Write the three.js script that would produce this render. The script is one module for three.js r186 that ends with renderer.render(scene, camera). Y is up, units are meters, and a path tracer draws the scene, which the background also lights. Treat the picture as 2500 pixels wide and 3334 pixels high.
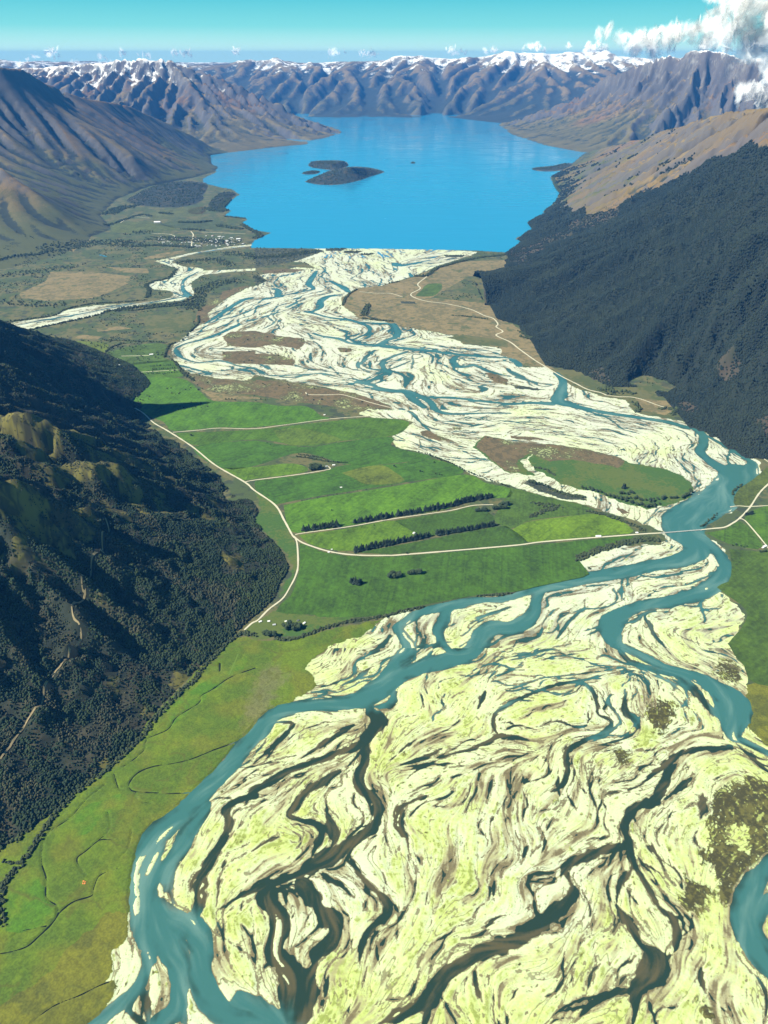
import * as THREE from 'three';
import { mergeGeometries, mergeVertices } from 'three/addons/utils/BufferGeometryUtils.js';

// ---------------------------------------------------------------- camera, sky, sun, exposure
const EYE = 1900, PITCH = 31.7 * Math.PI / 180, VFOV = 69.4;
const scene = new THREE.Scene();
const camera = new THREE.PerspectiveCamera(VFOV, 768 / 1024, 1, 120000);
camera.position.set(0, EYE, 0);
camera.rotation.set(-PITCH, 0, 0);
const EXPOSURE = 2.3;
const renderer = new THREE.WebGLRenderer();
renderer.toneMapping = THREE.LinearToneMapping;
renderer.toneMappingExposure = EXPOSURE;
renderer.shadowMap.enabled = true;

// sky: clear air, pale mint at the horizon, cyan just above it, blue overhead
const SKY = [[-90, .62, 1.0, .92], [-.5, .62, 1.0, .92], [0.4, .62, 1.0, .92], [1.6, .25, .78, .80], [3.2, .11, .62, .73], [9, .09, .57, .70], [15, .04, .28, .42], [22, .03, .16, .29], [45, .016, .075, .18], [90, .010, .048, .14]];
{
  const W = 64, H = 2048, d = new Float32Array(W * H * 4);
  for (let j = 0; j < H; j++) {
    const el = (j + .5) / H * 180 - 90;
    let k = 1; while (k < SKY.length - 1 && el > SKY[k][0]) k++;
    const a = SKY[k - 1], b = SKY[k], t = Math.min(1, Math.max(0, (el - a[0]) / (b[0] - a[0])));
    for (let i = 0; i < W; i++) { const o = (j * W + i) * 4; for (let c = 0; c < 3; c++) d[o + c] = (a[c + 1] + (b[c + 1] - a[c + 1]) * t) / EXPOSURE; d[o + 3] = 1; }
  }
  const sky = new THREE.DataTexture(d, W, H, THREE.RGBAFormat, THREE.FloatType);
  sky.mapping = THREE.EquirectangularReflectionMapping; sky.magFilter = THREE.LinearFilter; sky.needsUpdate = true;
  scene.background = sky; scene.environment = sky;
}
const TO_SUN = new THREE.Vector3(-.70, .67, .25).normalize();
const sun = new THREE.DirectionalLight(new THREE.Color(1, .96, .81), 4.4);
sun.position.copy(TO_SUN).multiplyScalar(20000); sun.target.position.set(0, 0, -6000);
sun.position.add(sun.target.position);
sun.castShadow = true; sun.shadow.mapSize.set(4096, 4096);
Object.assign(sun.shadow.camera, { left: -12000, right: 12000, top: 12000, bottom: -12000, near: 10, far: 60000 });
scene.add(sun, sun.target);

// ---------------------------------------------------------------- helpers
let seed = 20240611;
const rnd = () => { seed = (seed + 0x6D2B79F5) | 0; let t = Math.imul(seed ^ (seed >>> 15), 1 | seed); t = (t + Math.imul(t ^ (t >>> 7), 61 | t)) ^ t; return ((t ^ (t >>> 14)) >>> 0) / 4294967296; };
const NT = 512, NTAB = new Float32Array(NT * NT); for (let i = 0; i < NTAB.length; i++) NTAB[i] = rnd() * 2 - 1;
function vn(x, y) {
  const xi = Math.floor(x), yi = Math.floor(y); let fx = x - xi, fy = y - yi;
  fx = fx * fx * (3 - 2 * fx); fy = fy * fy * (3 - 2 * fy);
  const x0 = xi & 511, x1 = (xi + 1) & 511, y0 = (yi & 511) << 9, y1 = ((yi + 1) & 511) << 9;
  const a = NTAB[y0 + x0], b = NTAB[y0 + x1], c = NTAB[y1 + x0], d = NTAB[y1 + x1];
  return a + (b - a) * fx + (c - a) * fy + (a - b - c + d) * fx * fy;
}
function fbm(x, y, n = 4) { let s = 0, a = .5; for (let i = 0; i < n; i++) { s += a * vn(x, y); const t = x; x = 1.62 * x + 1.2 * y + 17.3; y = 1.62 * y - 1.2 * t + 5.1; a *= .5; } return s; }
function ridged(x, y, n = 4) { let s = 0, a = .5; for (let i = 0; i < n; i++) { s += a * (1 - 2 * Math.abs(vn(x, y))); const t = x; x = 1.62 * x + 1.2 * y + 7.3; y = 1.62 * y - 1.2 * t + 15.1; a *= .5; } return s; }
const clamp = (v, a, b) => v < a ? a : v > b ? b : v, sst = (a, b, v) => { v = clamp((v - a) / (b - a), 0, 1); return v * v * (3 - 2 * v); }, mix = (a, b, t) => a + (b - a) * t;
const mix3 = (a, b, t) => [a[0] + (b[0] - a[0]) * t, a[1] + (b[1] - a[1]) * t, a[2] + (b[2] - a[2]) * t];
const enc = v => { v = clamp(v, 0, 1); return 255 * (v < .0031308 ? 12.92 * v : 1.055 * Math.pow(v, 1 / 2.4) - .055); };
const ENC = new Uint8Array(4097); for (let i = 0; i < 4097; i++) ENC[i] = Math.round(enc(i / 4096));
const e8 = v => ENC[v <= 0 ? 0 : v >= 1 ? 4096 : (v * 4096) | 0];
const numbers = {};
const numbered = n => { const k = numbers[n] = (numbers[n] ?? -1) + 1; return k ? `${n}_${String(k).padStart(3, '0')}` : n; };
function put(o, name, label, category, group, kind) {
  o.name = numbered(name); o.userData = { label };
  if (kind) o.userData.kind = kind; else o.userData.category = category;
  if (group) o.userData.group = group;
  o.traverse(m => { if (m.isMesh) m.castShadow = m.receiveShadow = true; });
  scene.add(o); return o;
}
const land = (o, name, label) => put(o, name, label, null, null, 'structure');
const stuff = (o, name, label) => put(o, name, label, null, null, 'stuff');
const lin = (r, g, b) => new THREE.Color().setRGB(r, g, b);
const mat = (r, g, b, rough = 1, more = {}) => new THREE.MeshStandardMaterial({ color: lin(r, g, b), roughness: rough, ...more });

// ---------------------------------------------------------------- survey of the valley: sightings of a point (sheet, x, y) carried to metres on the valley floor, a plane, or a hillside
const FOCAL = 1667 / Math.tan(VFOV * Math.PI / 360), CP = Math.cos(PITCH), SP = Math.sin(PITCH);
const SHEET = { S: [0, 0, 1] };
[['A', 2550], ['B', 1850], ['C', 1300], ['D', 750]].forEach(([r, y]) => [0, 830, 1660].forEach((x, i) => { SHEET[r + (i + 1 + (r === 'B' ? 0 : 3))] = [x, y, i < 2 ? .5003 : .5063]; }));
SHEET.D1 = SHEET.D4; SHEET.D2 = SHEET.D5; SHEET.D3 = SHEET.D6;
SHEET.E1 = [0, 0, .7535]; SHEET.E2 = [1250, 0, .7535]; SHEET.E3 = [0, 400, .7535]; SHEET.E4 = [1250, 400, .7535];
const sight = (sx, sy) => { const a = (sx - 1250) / FOCAL, b = -(sy - 1667) / FOCAL; return [a, b * CP - SP, -CP - b * SP]; };
function toFloor(sx, sy, y = 0) { const d = sight(sx, sy), t = (y - EYE) / d[1]; return [d[0] * t, d[2] * t]; }
function toPlane(sx, sy, z) { const d = sight(sx, sy), t = z / d[2]; return [d[0] * t, EYE + d[1] * t, z]; }
function read(str) { let s = SHEET.S; const out = []; for (let w of str.trim().split(/\s+/)) { const k = w.indexOf(':'); if (k > 0) { s = SHEET[w.slice(0, k)]; w = w.slice(k + 1); } const n = w.split(',').map(Number); out.push([s[0] + n[0] * s[2], s[1] + n[1] * s[2], n[2]]); } return out; }
function trace(str) { let w = 20; return read(str).map(([x, y, n]) => { if (n !== undefined) w = n; const p = toFloor(x, y); return [p[0], p[1], w]; }); }
function smooth(p, step) {   // Catmull-Rom through points of any length
  const out = [];
  for (let i = 0; i < p.length - 1; i++) {
    const a = p[Math.max(0, i - 1)], b = p[i], c = p[i + 1], d = p[Math.min(p.length - 1, i + 2)], n = Math.max(1, Math.ceil(Math.hypot(c[0] - b[0], c[1] - b[1]) / step));
    for (let k = 0; k < n; k++) { const t = k / n, t2 = t * t, t3 = t2 * t; out.push(b.map((_, j) => .5 * (2 * b[j] + (c[j] - a[j]) * t + (2 * a[j] - 5 * b[j] + 4 * c[j] - d[j]) * t2 + (3 * b[j] - a[j] - 3 * c[j] + d[j]) * t3))); }
  }
  out.push(p[p.length - 1]); return out;
}
function inside(poly, x, z) { let r = false; for (let i = 0, j = poly.length - 1; i < poly.length; j = i++) { const a = poly[i], b = poly[j]; if ((a[1] > z) !== (b[1] > z) && x < (b[0] - a[0]) * (z - a[1]) / (b[1] - a[1]) + a[0]) r = !r; } return r; }

// ---------------------------------------------------------------- the river's channels: widths in metres; m = milky main stream, d = clear side channel over dark silt
const CHANNELS = `
m C6:1480,470,190 1380,590,170 1260,690,190 1130,770,200 1120,850,190 1180,910,150 1200,980,110 1080,1040,95 900,1075,80 700,1115,85 500,1150,80 300,1190,80 190,1215,70 90,1245,45 B2:1600,205,38 1450,210,42 1300,240,60 1150,270,50 1050,300,45 980,350,45 930,390,45 960,440,45 1000,520,60 930,600,58 900,660,60 830,770,80
m B3:205,110,60 170,200,45 150,290,55 90,350,80 0,385,80 B2:1560,385,85 1480,430,80 1440,500,75 1380,560,75 1250,600,80 1100,640,70 950,690,75 830,770,95 700,850,85 550,880,65 400,890,55 250,910,55 120,960,60 30,1060,62 B1:1600,1150,62 1480,1300,65 1380,1400,65 1280,1500,65 A4:1290,100,65 1150,230,70 1020,340,78 970,460,80 945,600,80 930,720,76 935,820,70 990,870,75
m A4:935,820,60 910,900,50 950,1000,50 975,1080,45 960,1180,38 930,1260,28 890,1330,30 830,1400,35 740,1470,35 660,1540,35 590,1610,35
m A4:990,860,70 1060,950,90 1110,1050,75 1160,1180,60 1170,1300,50 1165,1400,45 1150,1470,55 1080,1530,45 1000,1590,45
d A4:1190,1400,30 1195,1480,35 1215,1600,40
m A4:1000,800,50 1100,870,55 1200,905,50 1280,960,60 1310,1080,58 1295,1230,60 1330,1340,65 1390,1430,60 1470,1510,60 1600,1560,70 1720,1620,70
d A4:910,1330,25 950,1400,25 965,1480,25 960,1600,30
d A4:830,1420,20 850,1500,22 960,1580,26
d A4:1659,80,26 1550,110,30 1470,170,32 1490,260,32 1450,360,28 1400,460,28 1330,560,30 1260,620,30 1240,700,28
d A4:1340,570,30 1300,680,45 1310,760,40 1270,850,45 1270,930,40
m A4:1330,150,46 1250,280,52 1170,420,50 1090,560,46 1090,680,28
m C6:1200,880,100 1290,940,60 1350,1000,60 1390,1080,65 B3:1395,0,70 1340,80,75 1250,150,85 1130,190,70 1000,215,65 850,240,60 720,290,75 650,350,95 650,420,85 690,490,60 800,540,45 900,590,45 1000,640,45 1100,670,50 1220,700,55 1330,780,90 1420,850,125 1430,940,115 1430,1020,75 1435,1090,40 1500,1110,33 1580,1150,30 1680,1200,28
d B3:1440,1110,20 1480,1150,18 1560,1220,18 1680,1330,18
d B3:690,500,28 760,590,34 850,630,35 980,660,45 1080,690,45 1150,750,45 1200,800,40 1260,870,30 1340,960,60
m A6:1700,500,42 1600,600,48 1540,720,60 1510,830,66 1510,930,66 1550,1040,60 1610,1130,56 1690,1220,50
m A6:1700,740,40 1600,820,40 1580,930,28 1640,1030,24 1700,1080,24
m D3:300,920,50 340,970,60 330,1040,80 310,1100,90 420,1130,60 600,1170,50 800,1200,45 1000,1230,45 1130,1265,50 C6:1180,185,50 1240,230,55 1245,290,55 1225,340,60 1290,400,60 1380,450,100 1480,475,160
m C6:1270,235,26 1400,310,30 1500,370,40 1560,410,50 1530,470,120
m D3:-60,1125,25 120,1110,35 270,1115,60
m C6:1400,560,60 1440,640,60 1420,700,50 1330,720,60 1250,720,80
m D2:900,610,55 930,660,60 920,690,50 850,720,50 830,750,70 950,765,55 1100,780,45 1300,805,40 1500,825,35 1659,835,30 D3:60,870,55
m D2:830,750,60 730,745,35 620,735,40 540,705,45 440,690,35 380,670,25
m D2:330,530,40 380,540,30 500,570,35 600,580,40 700,610,35 745,635,40 730,670,25 640,710,25
m D2:600,580,35 700,600,30 860,605,40
m D2:560,420,30 480,430,60 430,460,70 430,500,45 370,530,40
m D2:490,330,40 520,345,40 570,370,80 610,400,50
m D2:400,265,30 370,310,60 350,350,60 380,380,40 330,395,25 200,420,22 150,430,60 150,390,60 120,380,40
m D2:270,470,30 210,500,45
m D2:150,430,30 60,450,25 20,470,20
m D2:1140,195,25 1060,210,40 950,230,60 910,215,70 915,255,50
m D2:1005,280,35 1020,300,45
d D2:780,780,25 720,830,40 705,870,35 740,900,25 850,910,35 940,930,35 985,970,40 970,1020,30
m D2:990,790,25 900,820,30 830,860,35 850,910,40 880,930,30 800,950,25 780,970,25 700,990,35
m D2:430,930,30 530,960,40 620,970,35 700,995,60 800,1030,65 900,1045,55 980,1050,70 1030,1100,60 1100,1150,40
m D2:1000,1050,55 1130,1110,50 1180,1170,45 1280,1195,30 1450,1190,20 1659,1190,15
m D2:1130,1085,20 1300,1090,25 1450,1110,35 1560,1120,30 1659,1130,20 D3:120,1110,25
m D2:1310,820,30 1290,850,50 1330,890,35 1430,880,35 1530,920,30 1659,950,25
d D2:360,800,20 365,840,25 400,870,15 480,900,15
d D2:430,760,12 440,800,15 430,860,12
d D2:1010,850,25 940,880,30 860,910,30
d D2:100,940,20 0,900,30
d D2:1180,800,30 1190,840,30
d D2:1440,1010,25 1500,1030,45 1480,1050,20
d D2:1130,1010,30 1140,1040,20
d D2:1320,970,20 1420,1010,14 1600,1000,12
d D2:800,140,30 830,170,25 840,200,20
m D1:1640,440,50 1580,455,60 1500,500,55 1440,540,50 1380,580,35 1330,610,20
m D1:1540,620,50 1450,660,40 1380,690,40 1280,720,30 1200,740,25 1140,770,25 1160,810,30 1210,840,25 1300,860,20 1440,850,30 1550,880,25 1659,900,25 D2:100,945,20 430,930,25
d D1:1220,910,30 1300,930,20 1450,930,14
m D1:1230,430,70 1190,380,40 1200,320,30 1290,270,20
m D1:1210,430,30 1100,450,16 1000,467,15 750,500,16 600,530,20 430,560,30 250,590,20 60,630,18 -60,650,18
d D1:1060,200,30 1130,230,20
d D1:1190,165,14 1350,135,14 1640,98,14
d D2:1640,900,30 1659,920,40 D3:60,940,40 180,990,20
m D3:20,835,60 60,860,50
d D3:40,945,40 200,985,25 290,990,40
d B2:900,760,25 900,820,30 880,880,35 760,905,30
d B2:745,890,34 760,950,46 810,985,62 770,1050,54 735,1090,52 700,1140,50 690,1170,48
d B2:700,1140,46 720,1200,35 720,1260,35 680,1330,40 670,1400,40 700,1460,30 A5:660,0,30 720,50,35 790,120,38 800,190,40 780,270,42 700,340,42 600,410,45 500,470,60 400,520,55 300,590,35 200,620,28 100,660,28 0,690,25 A4:1560,740,20 1440,800,14
d B2:700,1150,40 600,1180,35 450,1240,30 300,1290,30 200,1330,30 80,1400,35 -20,1450,35 B1:1600,1540,20
d B2:550,1320,22 450,1380,36 350,1430,30 A5:450,0,28 330,60,32 250,150,35 220,210,28 300,240,25 400,270,25 430,320,25 400,400,30 370,470,30
d B2:1240,1160,15 1100,1230,20 900,1300,12
d B3:100,1100,16 B2:1600,1090,30 1500,1140,22 1400,1180,18 1250,1220,12 1050,1320,12 980,1380,10
d B2:1659,880,15 1560,950,20 1560,1040,25 1590,1090,30
d B2:1080,800,12 1090,860,15 1110,920,25
d B2:1500,800,25 1450,910,30
d B2:640,1020,20 540,1080,25 430,1150,25 300,1240,18
d B2:1050,1110,14 960,1180,20 880,1250,10
m B2:1330,225,36 1250,280,40 1230,340,45 1190,400,45 1200,450,40 1230,500,30 1290,560,30
d B2:1659,250,16 1560,290,22 1450,320,18 1360,350,14
d B2:880,440,20 820,510,25 740,560,20 660,610,15 640,690,18 540,740,12 430,775,15
d B2:1270,480,14 1090,520,18 960,640,24
d B2:760,640,14 700,690,30 650,720,14
d B2:100,1000,16 240,1010,20 190,1090,24 60,1210,18 -10,1270,20
d B3:1180,200,20 1080,235,18 960,260,15 900,280,18 870,310,15 900,360,22 930,430,20 980,490,12 1040,560,15
d B3:1050,275,14 1010,330,8
d B3:725,135,22 715,210,18
d B3:760,630,14 600,660,12 400,685,12 200,710,12 0,780,16
d B3:700,660,12 500,710,10 300,750,20 150,800,15 40,850,15 B2:1659,890,14
d B3:470,740,20 530,790,22 560,880,18 570,940,18 640,970,18 650,1010,20 580,1070,22 450,1120,22 370,1170,28 360,1230,25 370,1300,20 340,1390,20 270,1440,18
d B3:470,740,18 430,790,10
d B3:740,780,18 735,860,22 750,930,30 800,960,35 820,1030,12 750,1090,12 600,1130,12
d B3:950,720,30 960,780,20
d B3:840,650,10 880,730,12 890,790,8
d B3:1410,1150,25 1300,1160,26 1180,1165,26 1080,1200,24 1000,1260,24 920,1320,18 860,1380,16 760,1430,18
d B3:1020,1280,30 1010,1350,35 980,1420,40 A6:980,30,35 930,110,38 820,150,32 760,210,30 740,300,30 770,380,28 780,460,30 790,530,14 760,590,25 710,640,20 690,720,16 690,790,16 740,870,30 800,960,32 840,1040,18 920,1090,45 940,1160,70 880,1240,65 820,1320,40 800,1400,22 810,1480,15 790,1560,15
d B3:1180,1340,24 1110,1400,26 1020,1470,12
d A6:1150,0,16 1050,60,14 960,130,10
d A6:800,530,16 860,630,22 920,730,26 960,800,18 1030,850,26 1070,930,34 1070,1010,28 1050,1090,12 960,1170,40
d A6:740,400,28 600,430,30 500,470,34 400,510,28 340,560,22 325,640,14
d A6:350,560,20 390,640,20 410,700,30 340,790,42 220,890,45 100,960,45 0,1030,45 A5:1500,1090,42 1350,1170,42 1240,1250,42 1170,1330,45 1130,1400,45 1020,1470,30 900,1520,35 780,1590,30
d A5:1130,1420,25 1110,1520,25 1080,1600,25
d A6:190,880,15 160,800,15 150,720,14 110,640,14 150,590,12 250,580,20 310,570,14
d A6:120,400,25 80,480,14 30,560,6
d A6:40,250,20 40,330,14 80,380,10
d A6:800,1330,20 700,1340,16 580,1390,18 500,1450,16 420,1540,12
d A6:1240,1190,28 1230,1260,28 1260,1350,15
d A6:1240,60,30 1240,150,34 1225,220,15
d A6:1390,1410,10 1440,1500,14
d A6:500,1320,20 530,1210,14 620,1140,10
d A6:690,270,25 720,340,25
d A6:340,970,12 360,880,10 420,830,8
d A6:700,880,16 660,960,10 600,990,6
d A5:1110,80,14 1000,130,18 940,170,35 930,240,38 950,300,32 990,380,18 1000,450,10 990,560,8
d A5:620,480,14 680,590,15 760,680,20 850,760,24 860,850,22 790,920,22 720,1000,24 690,1090,22 680,1200,14
d A5:440,580,22 480,630,20 560,670,14 640,740,12
d A5:90,690,45 100,780,45 150,850,55 170,940,55 140,1020,45 140,1110,45 220,1220,60 270,1310,90 280,1420,90 270,1600,85
d A5:300,640,40 370,740,50 430,830,35 490,880,60 530,950,45 480,1050,45 400,1110,40 380,1200,25 300,1290,60
d A5:460,100,14 470,200,20 500,280,40 520,360,40 500,420,40
m A5:-100,1420,50 0,1470,55 90,1560,70 160,1640,60
d A5:30,700,15 20,770,10 100,860,10
d A5:430,910,12 350,990,12 270,1060,12
d A5:1120,720,14 1110,790,14
d A5:960,840,18 930,920,10
d A5:1310,480,16 1300,540,12
d A5:1310,640,20 1230,700,10
d A5:1560,640,14 1550,760,14
d A5:1550,-40,14 1510,130,10
d A5:1430,1230,18 1440,1330,25 1470,1420,18
d A5:1210,1390,14 1330,1520,10
d A5:1525,1260,12 1515,1320,18
d A5:630,1420,18 590,1530,12
d A5:480,1240,14 440,1480,20
d A5:60,1200,12 130,1120,20
c B1:1600,1100,7 1540,1130,9 1400,1180,10 1250,1240,9 1130,1270,8 1000,1290,8 900,1330,9 840,1400,10 850,1440,8 900,1455,6 1100,1465,5 1270,1460,5
c B1:1659,650,7 1500,710,7 1380,790,8 1310,830,10 1290,880,8 1150,970,6 1090,1050,6 960,1110,6 940,1180,6 850,1260,5 800,1290,5
c B1:740,1340,5 770,1430,6 A4:800,40,5
c A4:680,10,6 560,110,5 450,230,5 330,310,5 280,400,6 270,520,6 300,620,7 300,740,7 370,800,8 370,860,7 340,910,7 250,1000,6 180,1060,6 100,1090,7 0,1110,8
c A4:740,370,4 650,370,6 560,440,6 500,490,6 520,550,5 560,600,4
c A4:770,550,4 650,600,4 610,680,7 600,730,7 480,770,7 400,830,7 370,870,6
c A4:700,190,3 715,300,3 640,370,3
c A4:300,930,4 150,960,4 60,1010,5
c A4:720,1290,3 640,1320,4 520,1380,4 350,1450,3 200,1560,3
c A4:880,60,4 900,110,4 980,130,6
c A4:860,300,3 830,430,3 780,480,3
c B1:1430,620,12 1430,670,9
c D1:650,160,50 690,170,50
c D1:230,300,30 280,310,30
`.trim().split('\n').map(l => { const pts = smooth(trace(l.slice(2)), 7), n = pts.length; if (l[0] === 'c') for (const p of pts) p[2] *= .5; if (l[0] === 'd') pts.forEach((p, i) => { p[2] *= .92 * (.3 + .7 * Math.min(1, (n - 1 - i) * 7 / 55)) * (n < 30 ? .3 + .7 * Math.min(1, i * 7 / 40) : 1) * (1 + .22 * vn(i * .55, p[0] * .01)); }); return { cls: l[0], pts }; });

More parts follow.
